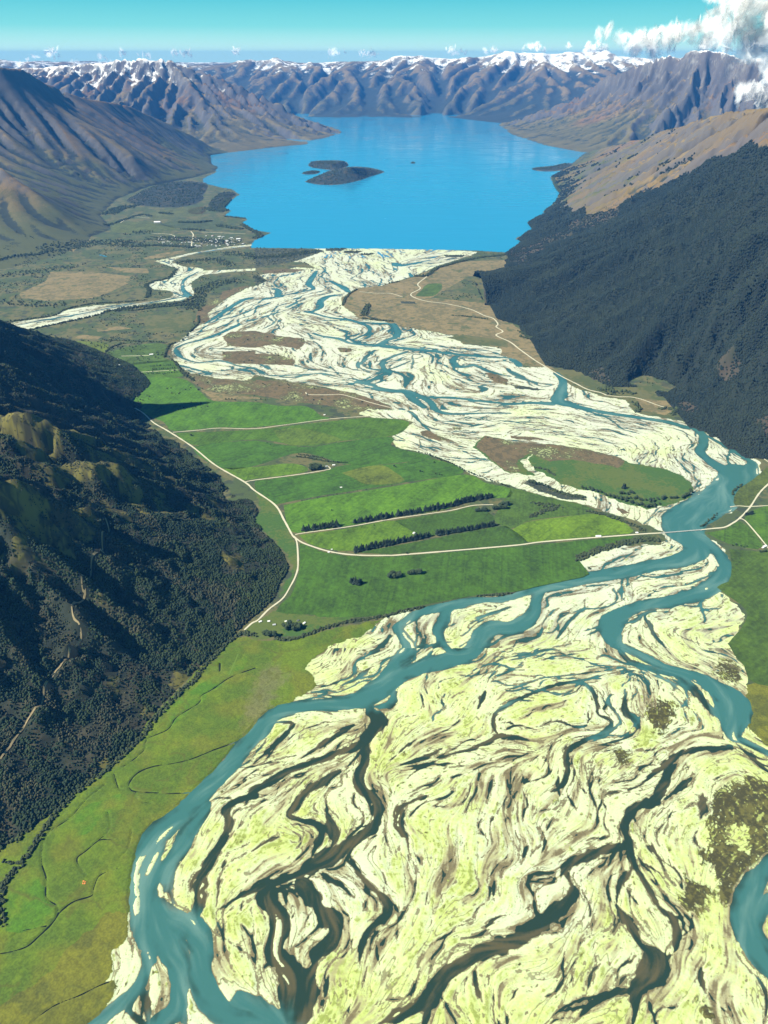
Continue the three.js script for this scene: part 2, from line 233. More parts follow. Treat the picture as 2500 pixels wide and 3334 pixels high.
// ---------------------------------------------------------------- ground cover, painted in this order: name of the cover, outline
const COVER = `
gravel A4:560,1640 640,1500 760,1330 700,1300 735,1220 740,1100 830,1000 838,850 878,760 878,600 918,430 998,310 1098,240 1250,100 1360,0 B1:1500,1210 1600,1080 B2:0,1030 100,945 250,870 390,770 380,700 325,655 400,570 520,490 700,440 820,340 960,285 1150,250 1330,218 1500,190 1659,178 C6:60,1255 150,1222 390,1165 520,1130 440,1045 520,1000 700,950 960,930 1005,900 985,850 1220,842 1240,880 1330,920 1400,990 1415,1110 B3:1405,0 1400,60 1310,130 1400,190 1460,240 1515,300 1480,380 1400,490 1440,570 1500,640 1525,750 1520,900 1490,980 1560,1030 1659,1110 1900,1200 A6:2000,700 2000,1700 A4:560,1900
gravel C6:985,850 800,780 640,740 500,680 300,640 180,610 60,580 0,550 C5:1500,530 1370,470 1250,400 1130,360 1000,330 920,310 890,270 895,240 960,190 1030,150 970,130 800,130 670,95 740,65 900,70 C5:760,15 D2:900,1150 880,1140 700,1080 450,1020 200,980 0,940 D1:1600,985 1400,960 1250,930 1180,900 1130,850 1115,770 1130,745 1210,690 1290,610 1370,600 1350,540 1410,490 1500,430 1620,370 D2:0,365 80,330 30,290 100,280 270,240 400,250 330,210 250,205 370,165 450,135 380,118 800,120 1200,125 1450,140 1400,165 1240,215 1030,300 960,320 830,360 670,380 620,400 560,440 570,490 680,575 860,598 970,630 1150,660 1300,690 1350,740 1500,755 1600,770 1600,810 1659,830 D3:100,880 230,880 290,925 400,1000 500,1040 640,1078 750,1093 780,1150 830,1180 1000,1210 1100,1225 1220,1284 C6:1180,170 1300,235 1500,325 1540,375 1610,395 1615,460 1540,520 1480,560 1430,600 1445,660 1420,735 1300,740 1220,840
gravel D1:-60,640 0,615 150,590 350,560 430,520 600,490 780,480 1000,460 1100,440 1135,415 1110,395 1000,385 965,355 1000,335 1100,315 1160,250 1080,225 1000,200 1080,185 1180,160 1350,130 1500,105 1640,92 1640,105 1500,118 1300,145 1190,170 1110,205 1190,235 1300,245 1330,262 1480,258 1659,248 1659,262 1480,272 1320,290 1240,340 1250,380 1270,420 1180,458 1000,472 730,522 610,558 400,605 110,668 -60,700
old A5:900,480 830,330 1100,80 1500,-60 A6:150,80 300,300 60,560 A5:1600,700 1400,480 1200,520 1050,560 1000,400 960,560 700,640
old B3:0,560 150,380 300,260 560,360 600,480 700,600 500,650 0,730 B2:1200,860 1400,650
old B3:20,900 200,800 480,780 540,900 560,1000 420,1110 200,1180 0,1000 B2:1450,1180 1300,1000
old B3:980,380 1180,220 1460,260 1500,310 1450,400 1300,440 1200,600 1050,560
old B3:300,1250 500,1150 800,1150 1000,1240 850,1340 500,1400
old A6:800,330 900,220 1180,100 1220,350 1160,520 1050,760 1000,800 850,600
old A6:0,1050 200,1000 380,900 640,980 700,1060 480,1250 440,1500 0,1567 A5:1200,1500 1400,1250
old A5:1080,700 1300,560 1659,480 1659,900 1300,1080 1000,1100 900,1000
old A6:960,1150 1100,1050 1300,1100 1659,1290 1659,1560 1300,1560 1000,1500
old A6:380,640 600,560 700,700 660,860 420,860
old A4:1650,1100 A5:200,900 0,1050
old A5:600,760 750,740 780,900 600,1000 560,880
old D2:860,780 980,800 900,870 840,860
old B2:820,1060 1000,1020 1050,1100 880,1220 790,1180
moss A6:1300,60 1500,0 1700,-40 1700,120 1560,220 1400,300 1400,370 1500,430 1590,540 1480,720 1400,800 1300,760 1380,600 1250,500 1210,440 1300,380 1280,240
moss A6:1520,260 1659,130 1700,130 1700,520 1600,520 1520,400
moss A6:1170,590 1260,660 1280,720 1200,840 1120,830 1070,720
moss A6:1200,1400 1330,1420 1370,1560 1250,1560
moss B3:870,940 910,860 960,820 1060,890 1040,1010 960,1080 930,1000
moss B3:650,1190 720,1140 780,1150 760,1300 700,1240
moss B3:1560,1310 1659,1390 1800,1481 1400,1500 1340,1430 1500,1370
moss B2:675,545 720,520 740,540 700,560
moss B3:1320,620 1420,580 1480,660 1460,750 1380,720
pasture C5:1659,270 1500,238 1480,252 1420,310 1460,340 1570,430 1659,485 C6:0,475 60,480 170,492 120,460 60,400 150,350 110,390 160,450 270,510 350,550 440,580 560,600 640,640 770,680 880,705 980,690 1080,660 1160,640 1185,580 1160,540 1100,490 960,440 760,410 690,370 520,330 280,290 0,275
brown C5:1659,275 1500,240 1440,310 1500,360 1580,430 1659,478 C6:60,470 40,400 130,350 250,400 400,390 700,440 740,405 690,372 520,332 280,292 0,277
scrub C6:80,540 130,515 240,560 380,610 470,620 485,650 350,642 200,600
brown C6:680,700 740,710 765,735 720,735
brown D1:1450,690 1500,660 1659,655 D2:180,690 320,708 320,745 290,772 120,745 0,765 D1:1560,760 1480,750
brown D1:1450,790 1659,785 D2:0,800 150,808 270,850 250,880 100,875 0,870 D1:1500,870 1450,840
brown D2:530,765 620,768 630,790 560,795
brown D1:1200,935 1400,965 1659,985 D2:0,975 200,985 450,1030 650,1060 800,1110 900,1160 650,1165 380,1132 200,1105 0,1072 D1:1500,1070 1320,1030 1230,980
tan D1:1300,1035 1500,1075 1659,1085 D2:80,1100 0,1098 D1:1390,1110
brown C5:1070,215 1120,198 1180,235 1310,278 1200,268 1090,240
brown C5:1280,185 1330,180 1345,200 1290,205
brown D2:1500,930 1560,930 1640,970 1640,1010 1560,990
scrub D3:0,990 60,998 230,1025 180,1030 40,1018
brown C6:0,235 120,240 230,262 120,262 0,250
tan D1:130,410 300,330 330,270 600,270 850,300 830,350 700,410 620,440 300,460 130,440
tan D1:930,180 1050,150 1200,130 1180,150 1040,180 950,190
tan D1:620,640 780,625 860,640 640,660
tan D1:470,690 560,680 660,695 640,712 480,705
olive D1:940,560 1260,545 1240,650 1100,665 950,660
tan D1:700,240 960,250 970,280 800,275
tan D1:400,60 490,30 600,35 590,65 450,90
tan D1:430,120 500,118 480,140 430,135
tan D1:0,110 80,120 60,150 0,150
brown D1:1290,520 1350,480 1430,440 1450,400 1560,370 1630,360 1500,425 1410,485 1350,540 1368,598 1290,608 1262,590
brown D1:1120,770 1108,830 1090,810 1095,780
scrub D2:0,120 300,118 440,135 370,160 250,205 100,230 0,250
scrub D2:460,120 600,115 560,135 460,135
scrub D2:580,135 690,135 670,150 580,148
scrub D2:670,155 780,148 740,165
scrub D2:1230,165 1360,162 1350,175 1240,175
scrub D2:1080,142 1120,142 1110,150
brown D2:30,262 200,250 330,255 250,275 60,282
scrub D2:0,290 80,325 40,345 0,360
tan D2:620,400 690,375 830,360 960,325 1030,305 1240,220 1400,200 1640,195 1620,285 1380,300 1330,335 1150,440 1350,460 1540,480 1659,600 1800,700 D3:130,700 230,860 300,900 230,880 100,870 0,825 D2:1600,808 1600,768 1500,752 1350,735 1300,688 1150,658 970,628 860,596 680,573 570,488 562,442
olive D2:1040,430 1080,390 1120,350 1210,345 1220,380 1160,430
olive D2:1250,700 1350,680 1500,700 1640,720 1640,760 1500,752 1370,735
scrub D2:690,540 720,480 760,490 740,560 860,590 760,580
scrub D2:940,462 1040,465 1050,480 960,478
olive D3:300,900 440,900 640,1000 900,1000 1060,1120 1130,1200 1000,1205 840,1180 780,1140 750,1090 640,1075 500,1038 400,995
tan D3:800,1080 1000,1100 1060,1160 1000,1190 860,1170
pasture C5:0,600 130,690 190,790 245,890 275,950 280,1080 230,1220 150,1300 230,1150 245,1080 190,990 90,885 0,800 40,720
pasture B2:-60,420 0,345 130,280 420,318 640,325 520,372 300,440 130,450 0,470
dry B3:1525,740 1720,690 1720,1200 1620,1120 1500,985
meadow A4:-300,1700 -300,500 0,430 70,360 220,270 330,190 560,-10 B1:560,1390 750,1250 880,1130 1000,950 1150,800 1330,620 1450,500 1600,440 B2:0,470 210,480 500,400 720,360 830,335 700,440 520,490 400,570 325,655 380,700 390,770 250,870 100,945 0,1030 B1:1500,1210 1280,1460 A4:1098,240 998,310 918,430 878,600 878,760 838,850 830,1000 740,1100 735,1220 700,1300 760,1330 640,1500 500,1700
dry A4:400,1700 600,1567 770,1330 700,1300 735,1220 740,1100 830,1000 838,850 700,850 500,1000 350,1200 0,1450 -100,1700
silt B2:0,700 60,620 150,650 250,700 150,800 100,930 0,1010 B1:1540,1150 1600,900
silt A4:1090,210 1100,150 1200,130 1180,170
vivid A4:60,700 200,570 270,600 300,740 340,800 350,870 250,930 150,950 60,960 20,850
vivid A4:350,300 600,130 800,60 850,150 700,200 600,300 450,400 330,420
vivid B1:1080,900 1300,760 1500,640 1600,560 1600,640 1400,790 1250,920 1100,1040
`.trim().split('\n').map(l => { const k = l.indexOf(' '); return [l.slice(0, k), trace(l.slice(k + 1))]; });
const KIND = ['rough', 'gravel', 'old', 'moss', 'pasture', 'brown', 'scrub', 'tan', 'olive', 'meadow', 'dry', 'silt', 'vivid', 'lakebed'];
// land round the head of the lake: everything outside it lies under water
const LAND = trace('S:5200,470 S:2300,470 E4:900,125 870,130 800,190 720,235 745,280 765,300 740,345 690,385 700,395 622,430 650,460 570,500 600,515 530,560 D2:1620,143 1450,132 1200,126 800,119 360,117 E3:1085,540 1095,510 1140,490 1172,474 1100,465 1050,432 1070,415 970,402 1000,380 968,370 1000,332 1035,310 1000,286 960,280 878,260 878,240 930,215 940,190 912,180 903,140 S:560,480 S:-200,480 S:-2200,560 S:-3500,3600 S:5200,3600');

// ---------------------------------------------------------------- the valley floor: strips of ground with gravel bars, banks and channel beds as relief
const SAMPLES = []; for (const c of CHANNELS) if (c.cls !== 'c') for (let i = 0; i + 3 < c.pts.length; i += 4) { const a = c.pts[i], b = c.pts[i + 3], t = 2 * Math.atan2(b[1] - a[1], b[0] - a[0]), w = Math.sqrt(a[2]); SAMPLES.push([(a[0] + b[0]) / 2, (a[1] + b[1]) / 2, Math.cos(t) * w, Math.sin(t) * w]); }
function flowField(x0, z0, w, d, cell) {
  const nx = Math.ceil(w / cell) + 2, nz = Math.ceil(d / cell) + 2, C = new Float32Array(nx * nz), S = new Float32Array(nx * nz);
  const near = SAMPLES.filter(s => s[0] > x0 - 600 && s[0] < x0 + w + 600 && s[1] > z0 - 600 && s[1] < z0 + d + 600);
  for (let j = 0; j < nz; j++) for (let i = 0; i < nx; i++) {
    const x = x0 + i * cell, z = z0 + j * cell; let c = 0, s = 0;
    for (const p of near) { const q = (p[0] - x) ** 2 + (p[1] - z) ** 2 + 900, k = 1 / (q * q); c += p[2] * k; s += p[3] * k; }
    const t = Math.atan2(s, c) / 2 + .6 * fbm(x / 160, z / 160, 2) + .7 * fbm(x / 60 + 8, z / 60, 2); C[j * nx + i] = Math.cos(2 * t); S[j * nx + i] = Math.sin(2 * t);
  }
  return (x, z) => {
    const u = clamp((x - x0) / cell, 0, nx - 1.01), v = clamp((z - z0) / cell, 0, nz - 1.01), i = u | 0, j = v | 0, a = u - i, b = v - j, o = j * nx + i;
    const c = mix(mix(C[o], C[o + 1], a), mix(C[o + nx], C[o + nx + 1], a), b), s = mix(mix(S[o], S[o + 1], a), mix(S[o + nx], S[o + nx + 1], a), b);
    return Math.atan2(s, c) / 2;
  };
}
// small braids: threads that leave, follow and rejoin the arms of the river
const GRAVEL = COVER.filter(c => c[0] === 'gravel').map(c => c[1]), GROWN = COVER.filter(c => ['moss', 'pasture', 'brown', 'scrub', 'tan', 'olive', 'meadow'].includes(c[0])).map(c => c[1]);
const onGravel = (x, z) => GRAVEL.some(g => inside(g, x, z)) && !GROWN.some(g => inside(g, x, z));
for (const [x0, x1, z0, z1, cell, count, w0, w1, len, cls] of [[-1000, 1400, -2100, -760, 22, 290, 3, 9.5, 260, 'd'], [-900, 2300, -4300, -2100, 28, 105, 4, 11, 380, 'm'], [-2700, 1900, -8500, -4300, 55, 200, 7, 19, 700, 'm']]) {
  const flow = flowField(x0, z0, x1 - x0, z1 - z0, cell);
  for (let k = 0, tries = 0; k < count && tries < 6000; tries++) {
    let x = mix(x0, x1, rnd()), z = mix(z0, z1, rnd()); if (!onGravel(x, z)) continue;
    const L = len * (.3 + rnd()), w = mix(w0, w1, rnd() ** 2), st = 8, ph = rnd() * 99, pts = []; let px = 0, pz = 0; const dir = rnd() < .5 ? -1 : 1;
    for (let s = 0; s < L; s += st) { const t = flow(x, z) + .9 * vn(s / (w * 9) + ph, ph); let cx = Math.cos(t), cz = Math.sin(t); if (s ? cx * px + cz * pz < 0 : dir < 0) { cx = -cx; cz = -cz; } px = cx; pz = cz; pts.push([x, z, w * Math.min(1, .35 + s / 60, .25 + (L - s) / 70) * (1 + .45 * vn(s / 34 + ph, 3))]); x += cx * st; z += cz * st; if (!onGravel(x, z)) break; }
    if (pts.length < 5) continue; k++; CHANNELS.push({ cls: cls === 'd' && pts[0][1] < -1800 ? 'm' : cls, pts });
  }
}
// noise drawn out along the flow: bars, braids and swash lines
function streaks(T0, flow, cell, length, steps, mask0, div = 1) {
  const T = { x0: T0.x0, z0: T0.z0, W: T0.W / div | 0, H: T0.H / div | 0, tx: T0.tx * T0.W / (T0.W / div | 0), tz: T0.tz * T0.H / (T0.H / div | 0) };
  let mask = mask0; if (div > 1) { mask = new Uint8Array(T.W * T.H); for (let j = 0; j < T.H; j++) for (let i = 0; i < T.W; i++) { let m = 0; for (let a = -1; a <= div; a++) for (let b = -1; b <= div; b++) m |= mask0[clamp(j * div + a, 0, T0.H - 1) * T0.W + clamp(i * div + b, 0, T0.W - 1)]; mask[j * T.W + i] = m; } }
  const { W, H, x0, z0, tx, tz } = T, src = new Float32Array(W * H), out = new Float32Array(W * H), ang = new Float32Array((W >> 2) * (H >> 2)), aw = W >> 2, ah = H >> 2;
  for (let j = 0; j < ah; j++) for (let i = 0; i < aw; i++) ang[j * aw + i] = flow(x0 + i * 4 * tx, z0 + j * 4 * tz);
  for (let j = 0; j < H; j++) for (let i = 0; i < W; i++) { const x = (x0 + i * tx) / cell, z = (z0 + j * tz) / cell; src[j * W + i] = vn(x, z) + .6 * vn(x * 2.1 + 31, z * 2.1); }
  const st = length / steps;
  for (let j = 0; j < H; j++) for (let i = 0; i < W; i++) {
    const o = j * W + i; if (!mask[o]) continue;
    let sum = src[o], n = 1;
    for (const dir of [1, -1]) {
      let x = i, z = j, px = 0, pz = 0;
      for (let k = 0; k < steps; k++) {
        const a = ang[Math.min(ah - 1, z >> 2) * aw + Math.min(aw - 1, x >> 2)]; let cx = Math.cos(a), cz = Math.sin(a);
        if (k ? cx * px + cz * pz < 0 : dir < 0) { cx = -cx; cz = -cz; }
        px = cx; pz = cz; x += cx * st / tx; z += cz * st / tz;
        if (x < 0 || z < 0 || x >= W || z >= H) break;
        const wgt = 1 - k / (steps + 1); sum += wgt * src[(z | 0) * W + (x | 0)]; n += wgt;
      }
    }
    out[o] = sum / n;
  }
  let m1 = 0, m2 = 0, c = 0; for (let o = 0; o < out.length; o += 7) if (mask[o]) { m1 += out[o]; m2 += out[o] ** 2; c++; }
  m1 /= c || 1; const sd = Math.sqrt(Math.max(1e-9, m2 / (c || 1) - m1 * m1)); for (let o = 0; o < out.length; o++) if (mask[o]) out[o] = (out[o] - m1) / sd;
  if (div === 1) return out;
  const full = new Float32Array(T0.W * T0.H); for (let j = 0; j < T0.H; j++) { const v = clamp((j + .5) / div - .5, 0, H - 1.01), b = v | 0, fb = v - b; for (let i = 0; i < T0.W; i++) { if (!mask0[j * T0.W + i]) continue; const u = clamp((i + .5) / div - .5, 0, W - 1.01), a = u | 0, fa = u - a, o = b * W + a; full[j * T0.W + i] = mix(mix(out[o], out[o + 1], fa), mix(out[o + W], out[o + W + 1], fa), fb); } }
  return full;
}
function fillPoly(code, T, poly, value) {
  const { W, H, x0, z0, tx, tz } = T; let lo = 1e9, hi = -1e9; for (const p of poly) { lo = Math.min(lo, p[1]); hi = Math.max(hi, p[1]); }
  for (let j = Math.max(0, Math.floor((lo - z0) / tz)); j < Math.min(H, (hi - z0) / tz + 1); j++) {
    const z = z0 + (j + .5) * tz, xs = [];
    for (let a = 0, b = poly.length - 1; a < poly.length; b = a++) { const p = poly[a], q = poly[b]; if ((p[1] > z) !== (q[1] > z)) xs.push((q[0] - p[0]) * (z - p[1]) / (q[1] - p[1]) + p[0]); }
    xs.sort((a, b) => a - b);
    for (let k = 0; k + 1 < xs.length; k += 2) { const i0 = Math.max(0, Math.ceil((xs[k] - x0) / tx - .5)), i1 = Math.min(W - 1, Math.floor((xs[k + 1] - x0) / tx - .5)); for (let i = i0; i <= i1; i++) code[j * W + i] = value; }
  }
}
const PAL = {   // base colours
  pale: [.50, .57, .39], stone: [.50, .53, .42], cream: [.49, .57, .25], lichen: [.42, .50, .14], olive_lichen: [.19, .23, .04], wetsilt: [.135, .110, .050], darksilt: [.055, .052, .028], siltwash: [.29, .26, .135], siltgrey: [.33, .34, .27], siltgrey2: [.19, .21, .18],
  rough: [.050, .074, .024], rough2: [.105, .10, .038], brown: [.128, .093, .042], brown2: [.075, .063, .028], scrub: [.028, .040, .026], tan: [.20, .155, .07], tan2: [.12, .105, .045], olive: [.06, .078, .024], olive2: [.10, .10, .035],
  meadow: [.092, .142, .006], meadow2: [.062, .108, .006], dry: [.125, .130, .010], dry2: [.075, .085, .010], vivid: [.055, .135, .005], moss: [.045, .042, .010], moss2: [.10, .094, .020], pasture: [.04, .095, .014], pasture2: [.075, .105, .018], silt: [.13, .12, .055],
  milk: [.042, .135, .125], milk2: [.13, .24, .21], clear: [.020, .040, .024], clear2: [.085, .076, .036], creek: [.012, .018, .010],
};
const FLOOR = [];
function floorStrip(id, x0, x1, z0, z1, W, H, gx, gz, waterW, flowCell, wide) {
  const T = { x0, z0, W, H, tx: (x1 - x0) / W, tz: (z1 - z0) / H }, { tx, tz } = T, N = W * H;
  const raw = new Uint8Array(N);
  fillPoly(raw, T, LAND, 1);
  for (let k = 0; k < N; k++) raw[k] = raw[k] ? 0 : 13;
  for (const [k, poly] of COVER) fillPoly(raw, T, poly, KIND.indexOf(k));
  // signed distance to the channels' edges
  const sm = new Float32Array(N).fill(80), so = new Float32Array(N).fill(80), sc = new Float32Array(N).fill(80);
  for (const c of CHANNELS) {
    const arr = c.cls === 'm' ? sm : c.cls === 'd' ? so : sc, p = c.pts, reach = c.cls === 'c' ? 14 : 34;
    for (let k = 0; k + 1 < p.length; k++) {
      const a = p[k], b = p[k + 1], r = Math.max(a[2], b[2]) / 2 + reach;
      const i0 = Math.max(0, Math.floor((Math.min(a[0], b[0]) - r - x0) / tx)), i1 = Math.min(W - 1, Math.ceil((Math.max(a[0], b[0]) + r - x0) / tx)), j0 = Math.max(0, Math.floor((Math.min(a[1], b[1]) - r - z0) / tz)), j1 = Math.min(H - 1, Math.ceil((Math.max(a[1], b[1]) + r - z0) / tz));
      if (i1 < i0 || j1 < j0) continue;
      const ex = b[0] - a[0], ez = b[1] - a[1], l2 = ex * ex + ez * ez + 1e-6;
      for (let j = j0; j <= j1; j++) for (let i = i0; i <= i1; i++) {
        const qx = x0 + (i + .5) * tx - a[0], qz = z0 + (j + .5) * tz - a[1], t = clamp((qx * ex + qz * ez) / l2, 0, 1);
        const d = Math.hypot(qx - t * ex, qz - t * ez) - mix(a[2], b[2], t) / 2, o = j * W + i; if (d < arr[o]) arr[o] = d;
      }
    }
  }
  // old bars and moss flats have soft, ragged outlines
  const soft = (k, metres) => { let m = new Float32Array(N), t = new Float32Array(N); for (let o = 0; o < N; o++) m[o] = raw[o] === k ? 1 : 0; const rx = Math.max(1, Math.round(metres / tx)), rz = Math.max(1, Math.round(metres / tz)); for (let q = 0; q < 2; q++) { for (let j = 0; j < H; j++) { let s = 0; for (let i = -rx; i < W; i++) { if (i + rx < W) s += m[j * W + i + rx]; if (i - rx - 1 >= 0) s -= m[j * W + i - rx - 1]; if (i >= 0) t[j * W + i] = s / (2 * rx + 1); } } for (let i = 0; i < W; i++) { let s = 0; for (let j = -rz; j < H; j++) { if (j + rz < H) s += t[(j + rz) * W + i]; if (j - rz - 1 >= 0) s -= t[(j - rz - 1) * W + i]; if (j >= 0) m[j * W + i] = s / (2 * rz + 1); } } } return m; };
  const oldM = soft(2, 26), mossM = soft(3, 16), siltM = soft(11, 30);
  const code = new Uint8Array(N), bed = new Uint8Array(N);
  for (let j = 0; j < H; j++) for (let i = 0; i < W; i++) {
    const x = x0 + i * tx, z = z0 + j * tz, a = 16 * fbm(x / 34, z / 34, 4), b = 16 * fbm(x / 34 + 91, z / 34 + 40, 4); let c = raw[clamp(Math.round(j + b / tz), 0, H - 1) * W + clamp(Math.round(i + a / tx), 0, W - 1)];
    if (c === 2 || c === 3) c = 1; if (c === 11) c = 9;
    code[j * W + i] = c; bed[j * W + i] = c === 1 || sm[j * W + i] < 30 || so[j * W + i] < 30 ? 1 : 0;
  }
  const flow = flowField(x0, z0, x1 - x0, z1 - z0, flowCell);
  const big = streaks(T, flow, 34 * wide, 130 * wide, 16, bed, 2), med = streaks(T, flow, 14 * wide, 62 * wide, 16, bed, 2), fine = streaks(T, flow, 5.5 * wide, 24 * wide, 9, bed);
  // relief
  const h = new Float32Array(N), col = new Uint8Array(N * 4), P = PAL;
  for (let j = 0; j < H; j++) { const zz = z0 + j * tz, up = sst(-1700, -2700, zz), low = .10 * up + .05 * sst(-4000, -5200, zz), age = .5 - .42 * up - .08 * sst(-3800, -5000, zz), oldK = 1 - .75 * up - .25 * sst(-3600, -4600, zz); for (let i = 0; i < W; i++) {
    const o = j * W + i, x = x0 + i * tx, z = zz, c = code[o], n1 = fbm(x / 24, z / 24, 3), n2 = fbm(x / 120 + 9, z / 120, 3), n3 = fbm(x / 420 + 3, z / 420 + 8, 3), g = vn(x / 3.1, z / 3.1), g2 = fbm(x / 9, z / 9, 3);
    let y, rgb, moss = 0, old = 0, braid = 0;
    const s0 = Math.min(sm[o], so[o] + 1.5) + 5 * n1 + 1.1 * fine[o] + 1.5 * med[o];
    if (c === 13) { y = -4; rgb = P.silt; }
    else if (c === 1) {
      moss = sst(.38, .62, mossM[o] + .55 * g2 + .55 * n1 + .12 * fine[o] + .06 * med[o]) * sst(1, 9, s0); old = sst(.28, .8, oldM[o] * .8 + age + .7 * n2 + .4 * n3 + .1 * big[o]) * sst(0, 16, s0 + 8 * n2) * oldK;
      y = .58 - low + .13 * big[o] + .15 * med[o] + .07 * fine[o] + .3 * n1 + .4 * old + .9 * moss; braid = sst(.17, .05, Math.abs(.8 * med[o] + .55 * big[o])) * sst(-.18, .12, fbm(x / (90 * wide) + 5, z / (90 * wide), 3) + .1); y -= braid * (.45 + low) * (1 - .8 * moss);
    } else y = 2 + .15 * n1;
    const shelf = .05 + .13 * sst(-.25, .3, fbm(x / 70 + 31, z / 70, 2));
    if (s0 < 30 && (c === 1 || s0 < 4)) y = Math.min(y, .02 + s0 * (c === 1 ? (s0 > 0 ? shelf : .05) : .22)); if (s0 < -6 && c === 1) y += 2.4 * sst(1.5, 2.3, .8 * big[o] + .6 * med[o]) * sst(-6, -14, s0);
    const cr = sc[o] + 2.5 * n1; if (cr < 4) y = Math.min(y, cr * .5);
    y = Math.max(y, -2.5);
    const patch = sst(-.2, .25, n2 + .5 * g2), tex = clamp(.5 + .5 * g + .4 * g2, 0, 1);
    switch (c) {
      case 1: {
        const by = .75 * sst(60, 0, s0), st = -.62 * med[o] - .62 * big[o] - .28 * fine[o] + .5 * n1;
        rgb = mix3(mix3(P.pale, P.stone, sst(.25, .0, age)), P.cream, clamp(age * 1.2 + .6 * n3 + .3 * tex + .3 * n2 - .35 * by, 0, 1));
        rgb = mix3(rgb, P.lichen, old * clamp(.5 + .9 * n2 + .5 * g2 + .14 * fine[o], 0, 1));
        rgb = mix3(rgb, P.olive_lichen, .8 * old * sst(.35, .85, .9 * g2 + .7 * n2 + .2 * g + .16 * med[o] + .16 * fine[o]));
        rgb = mix3(rgb, mix3(P.siltwash, P.siltgrey, up), .82 * sst(.45, 1.7, st + .85 * by - .35 * old + .5 * g2));
        rgb = mix3(rgb, mix3(P.wetsilt, P.siltgrey2, up), .85 * sst(1.45, 2.2, st + .45 * by - .25 * old - .25 * fine[o] + .3 * g2));
        rgb = mix3(rgb, P.wetsilt, .75 * braid); rgb = mix3(rgb, P.wetsilt, .7 * sst(.14, .03, Math.abs(.75 * fine[o] + .5 * med[o] - .45)) * sst(.12, .4, fbm(x / (26 * wide), z / (26 * wide) + 9, 3) + .2 * by + .12 * g));
        rgb = mix3(rgb, P.wetsilt, .8 * sst(.30, .52, fbm(x / 11 + 3, z / 11, 4) - .16 * fine[o] - .12 * med[o] - .14) );
        rgb = mix3(rgb, mix3(mix3(P.moss, P.moss2, sst(-.15, .45, g2 + .4 * n2)), P.lichen, .6 * sst(.55, 1.1, fine[o] * .4 + g2 + .3 * g)), moss); break;
      }
      case 4: rgb = mix3(P.pasture, P.pasture2, clamp(patch + .3 * g2, 0, 1)); break;
      case 5: rgb = mix3(P.brown, P.brown2, sst(-.25, .35, g2 + n1)); rgb = mix3(rgb, P.olive, .6 * sst(.0, .4, n2)); if (n2 + g2 > .42) rgb = mix3(rgb, P.cream, .5 * sst(.42, .75, n2 + g2)); break;
      case 6: rgb = mix3(P.scrub, P.rough2, sst(.05, .6, g2 + n1)); break;
      case 7: rgb = mix3(P.tan, P.tan2, sst(-.3, .4, n1 + .7 * n2 + .5 * g2)); rgb = mix3(rgb, P.rough, .8 * sst(.25, .5, fbm(x / 60 + 7, z / 60, 4) + .1 * g)); break;
      case 8: rgb = mix3(P.olive, P.olive2, sst(-.3, .4, n1 + n2)); break;
      case 9: rgb = mix3(P.meadow, P.meadow2, sst(-.35, .35, n2 + .5 * n1)); break;
      case 10: rgb = mix3(P.dry, P.dry2, sst(-.35, .35, n2 + n1)); break;
      case 12: rgb = mix3(P.vivid, P.meadow, sst(-.2, .5, n2 + .5 * n1)); break;
      case 13: break;
      default: rgb = mix3(P.rough, P.rough2, sst(-.15, .3, n2 + .6 * n1 + .3 * g2));
    }
    if (c === 9 || c === 10 || c === 12) { rgb = mix3(rgb, P.dry, .55 * sst(-.1, .45, fbm(x / 75 + 13, z / 75, 4))); rgb = mix3(rgb, P.silt, .6 * sst(.25, .85, siltM[o] + .4 * n1 + .35 * g2)); const gr = .82 + .36 * tex; rgb = rgb.map(v => v * gr); const line = Math.abs(fbm(x / 120 + .25 * n1, z / 170 + 50, 3)); rgb = mix3(rgb, P.dry2, .7 * sst(.04, .0, line)); }
    if (c === 0) rgb = mix3(rgb, P.scrub, .75 * sst(.12, .4, fbm(x / 45 + 70, z / 45, 4)));
    // wet silt along the water's edge
    if (c === 1) { const wet = sst(.26, .12, y + .22 * g2 + .1 * g + .05 * fine[o]); rgb = mix3(rgb, P.wetsilt, .88 * wet); }
    h[o] = y; const m = .9 + .2 * tex; col[o * 4] = e8(rgb[0] * m); col[o * 4 + 1] = e8(rgb[1] * m); col[o * 4 + 2] = e8(rgb[2] * m); col[o * 4 + 3] = 255;
  } }
  const tex = new THREE.DataTexture(col, W, H); tex.colorSpace = THREE.SRGBColorSpace; tex.magFilter = THREE.LinearFilter; tex.minFilter = THREE.LinearFilter; tex.needsUpdate = true;
  // ground mesh
  const at = (x, z) => { const u = clamp((x - x0) / tx - .5, 0, W - 1.001), v = clamp((z - z0) / tz - .5, 0, H - 1.001), i = u | 0, j = v | 0, a = u - i, b = v - j, o = j * W + i; return mix(mix(h[o], h[o + 1], a), mix(h[o + W], h[o + W + 1], a), b); };
  const nx = Math.round((x1 - x0) / gx), nz = Math.round((z1 - z0) / gz), pos = new Float32Array((nx + 1) * (nz + 1) * 3), uv = new Float32Array((nx + 1) * (nz + 1) * 2), idx = [];
  for (let j = 0; j <= nz; j++) for (let i = 0; i <= nx; i++) { const x = x0 + (x1 - x0) * i / nx, z = z0 + (z1 - z0) * j / nz, o = j * (nx + 1) + i; pos[o * 3] = x; pos[o * 3 + 1] = at(x, z); pos[o * 3 + 2] = z; uv[o * 2] = i / nx; uv[o * 2 + 1] = j / nz; }
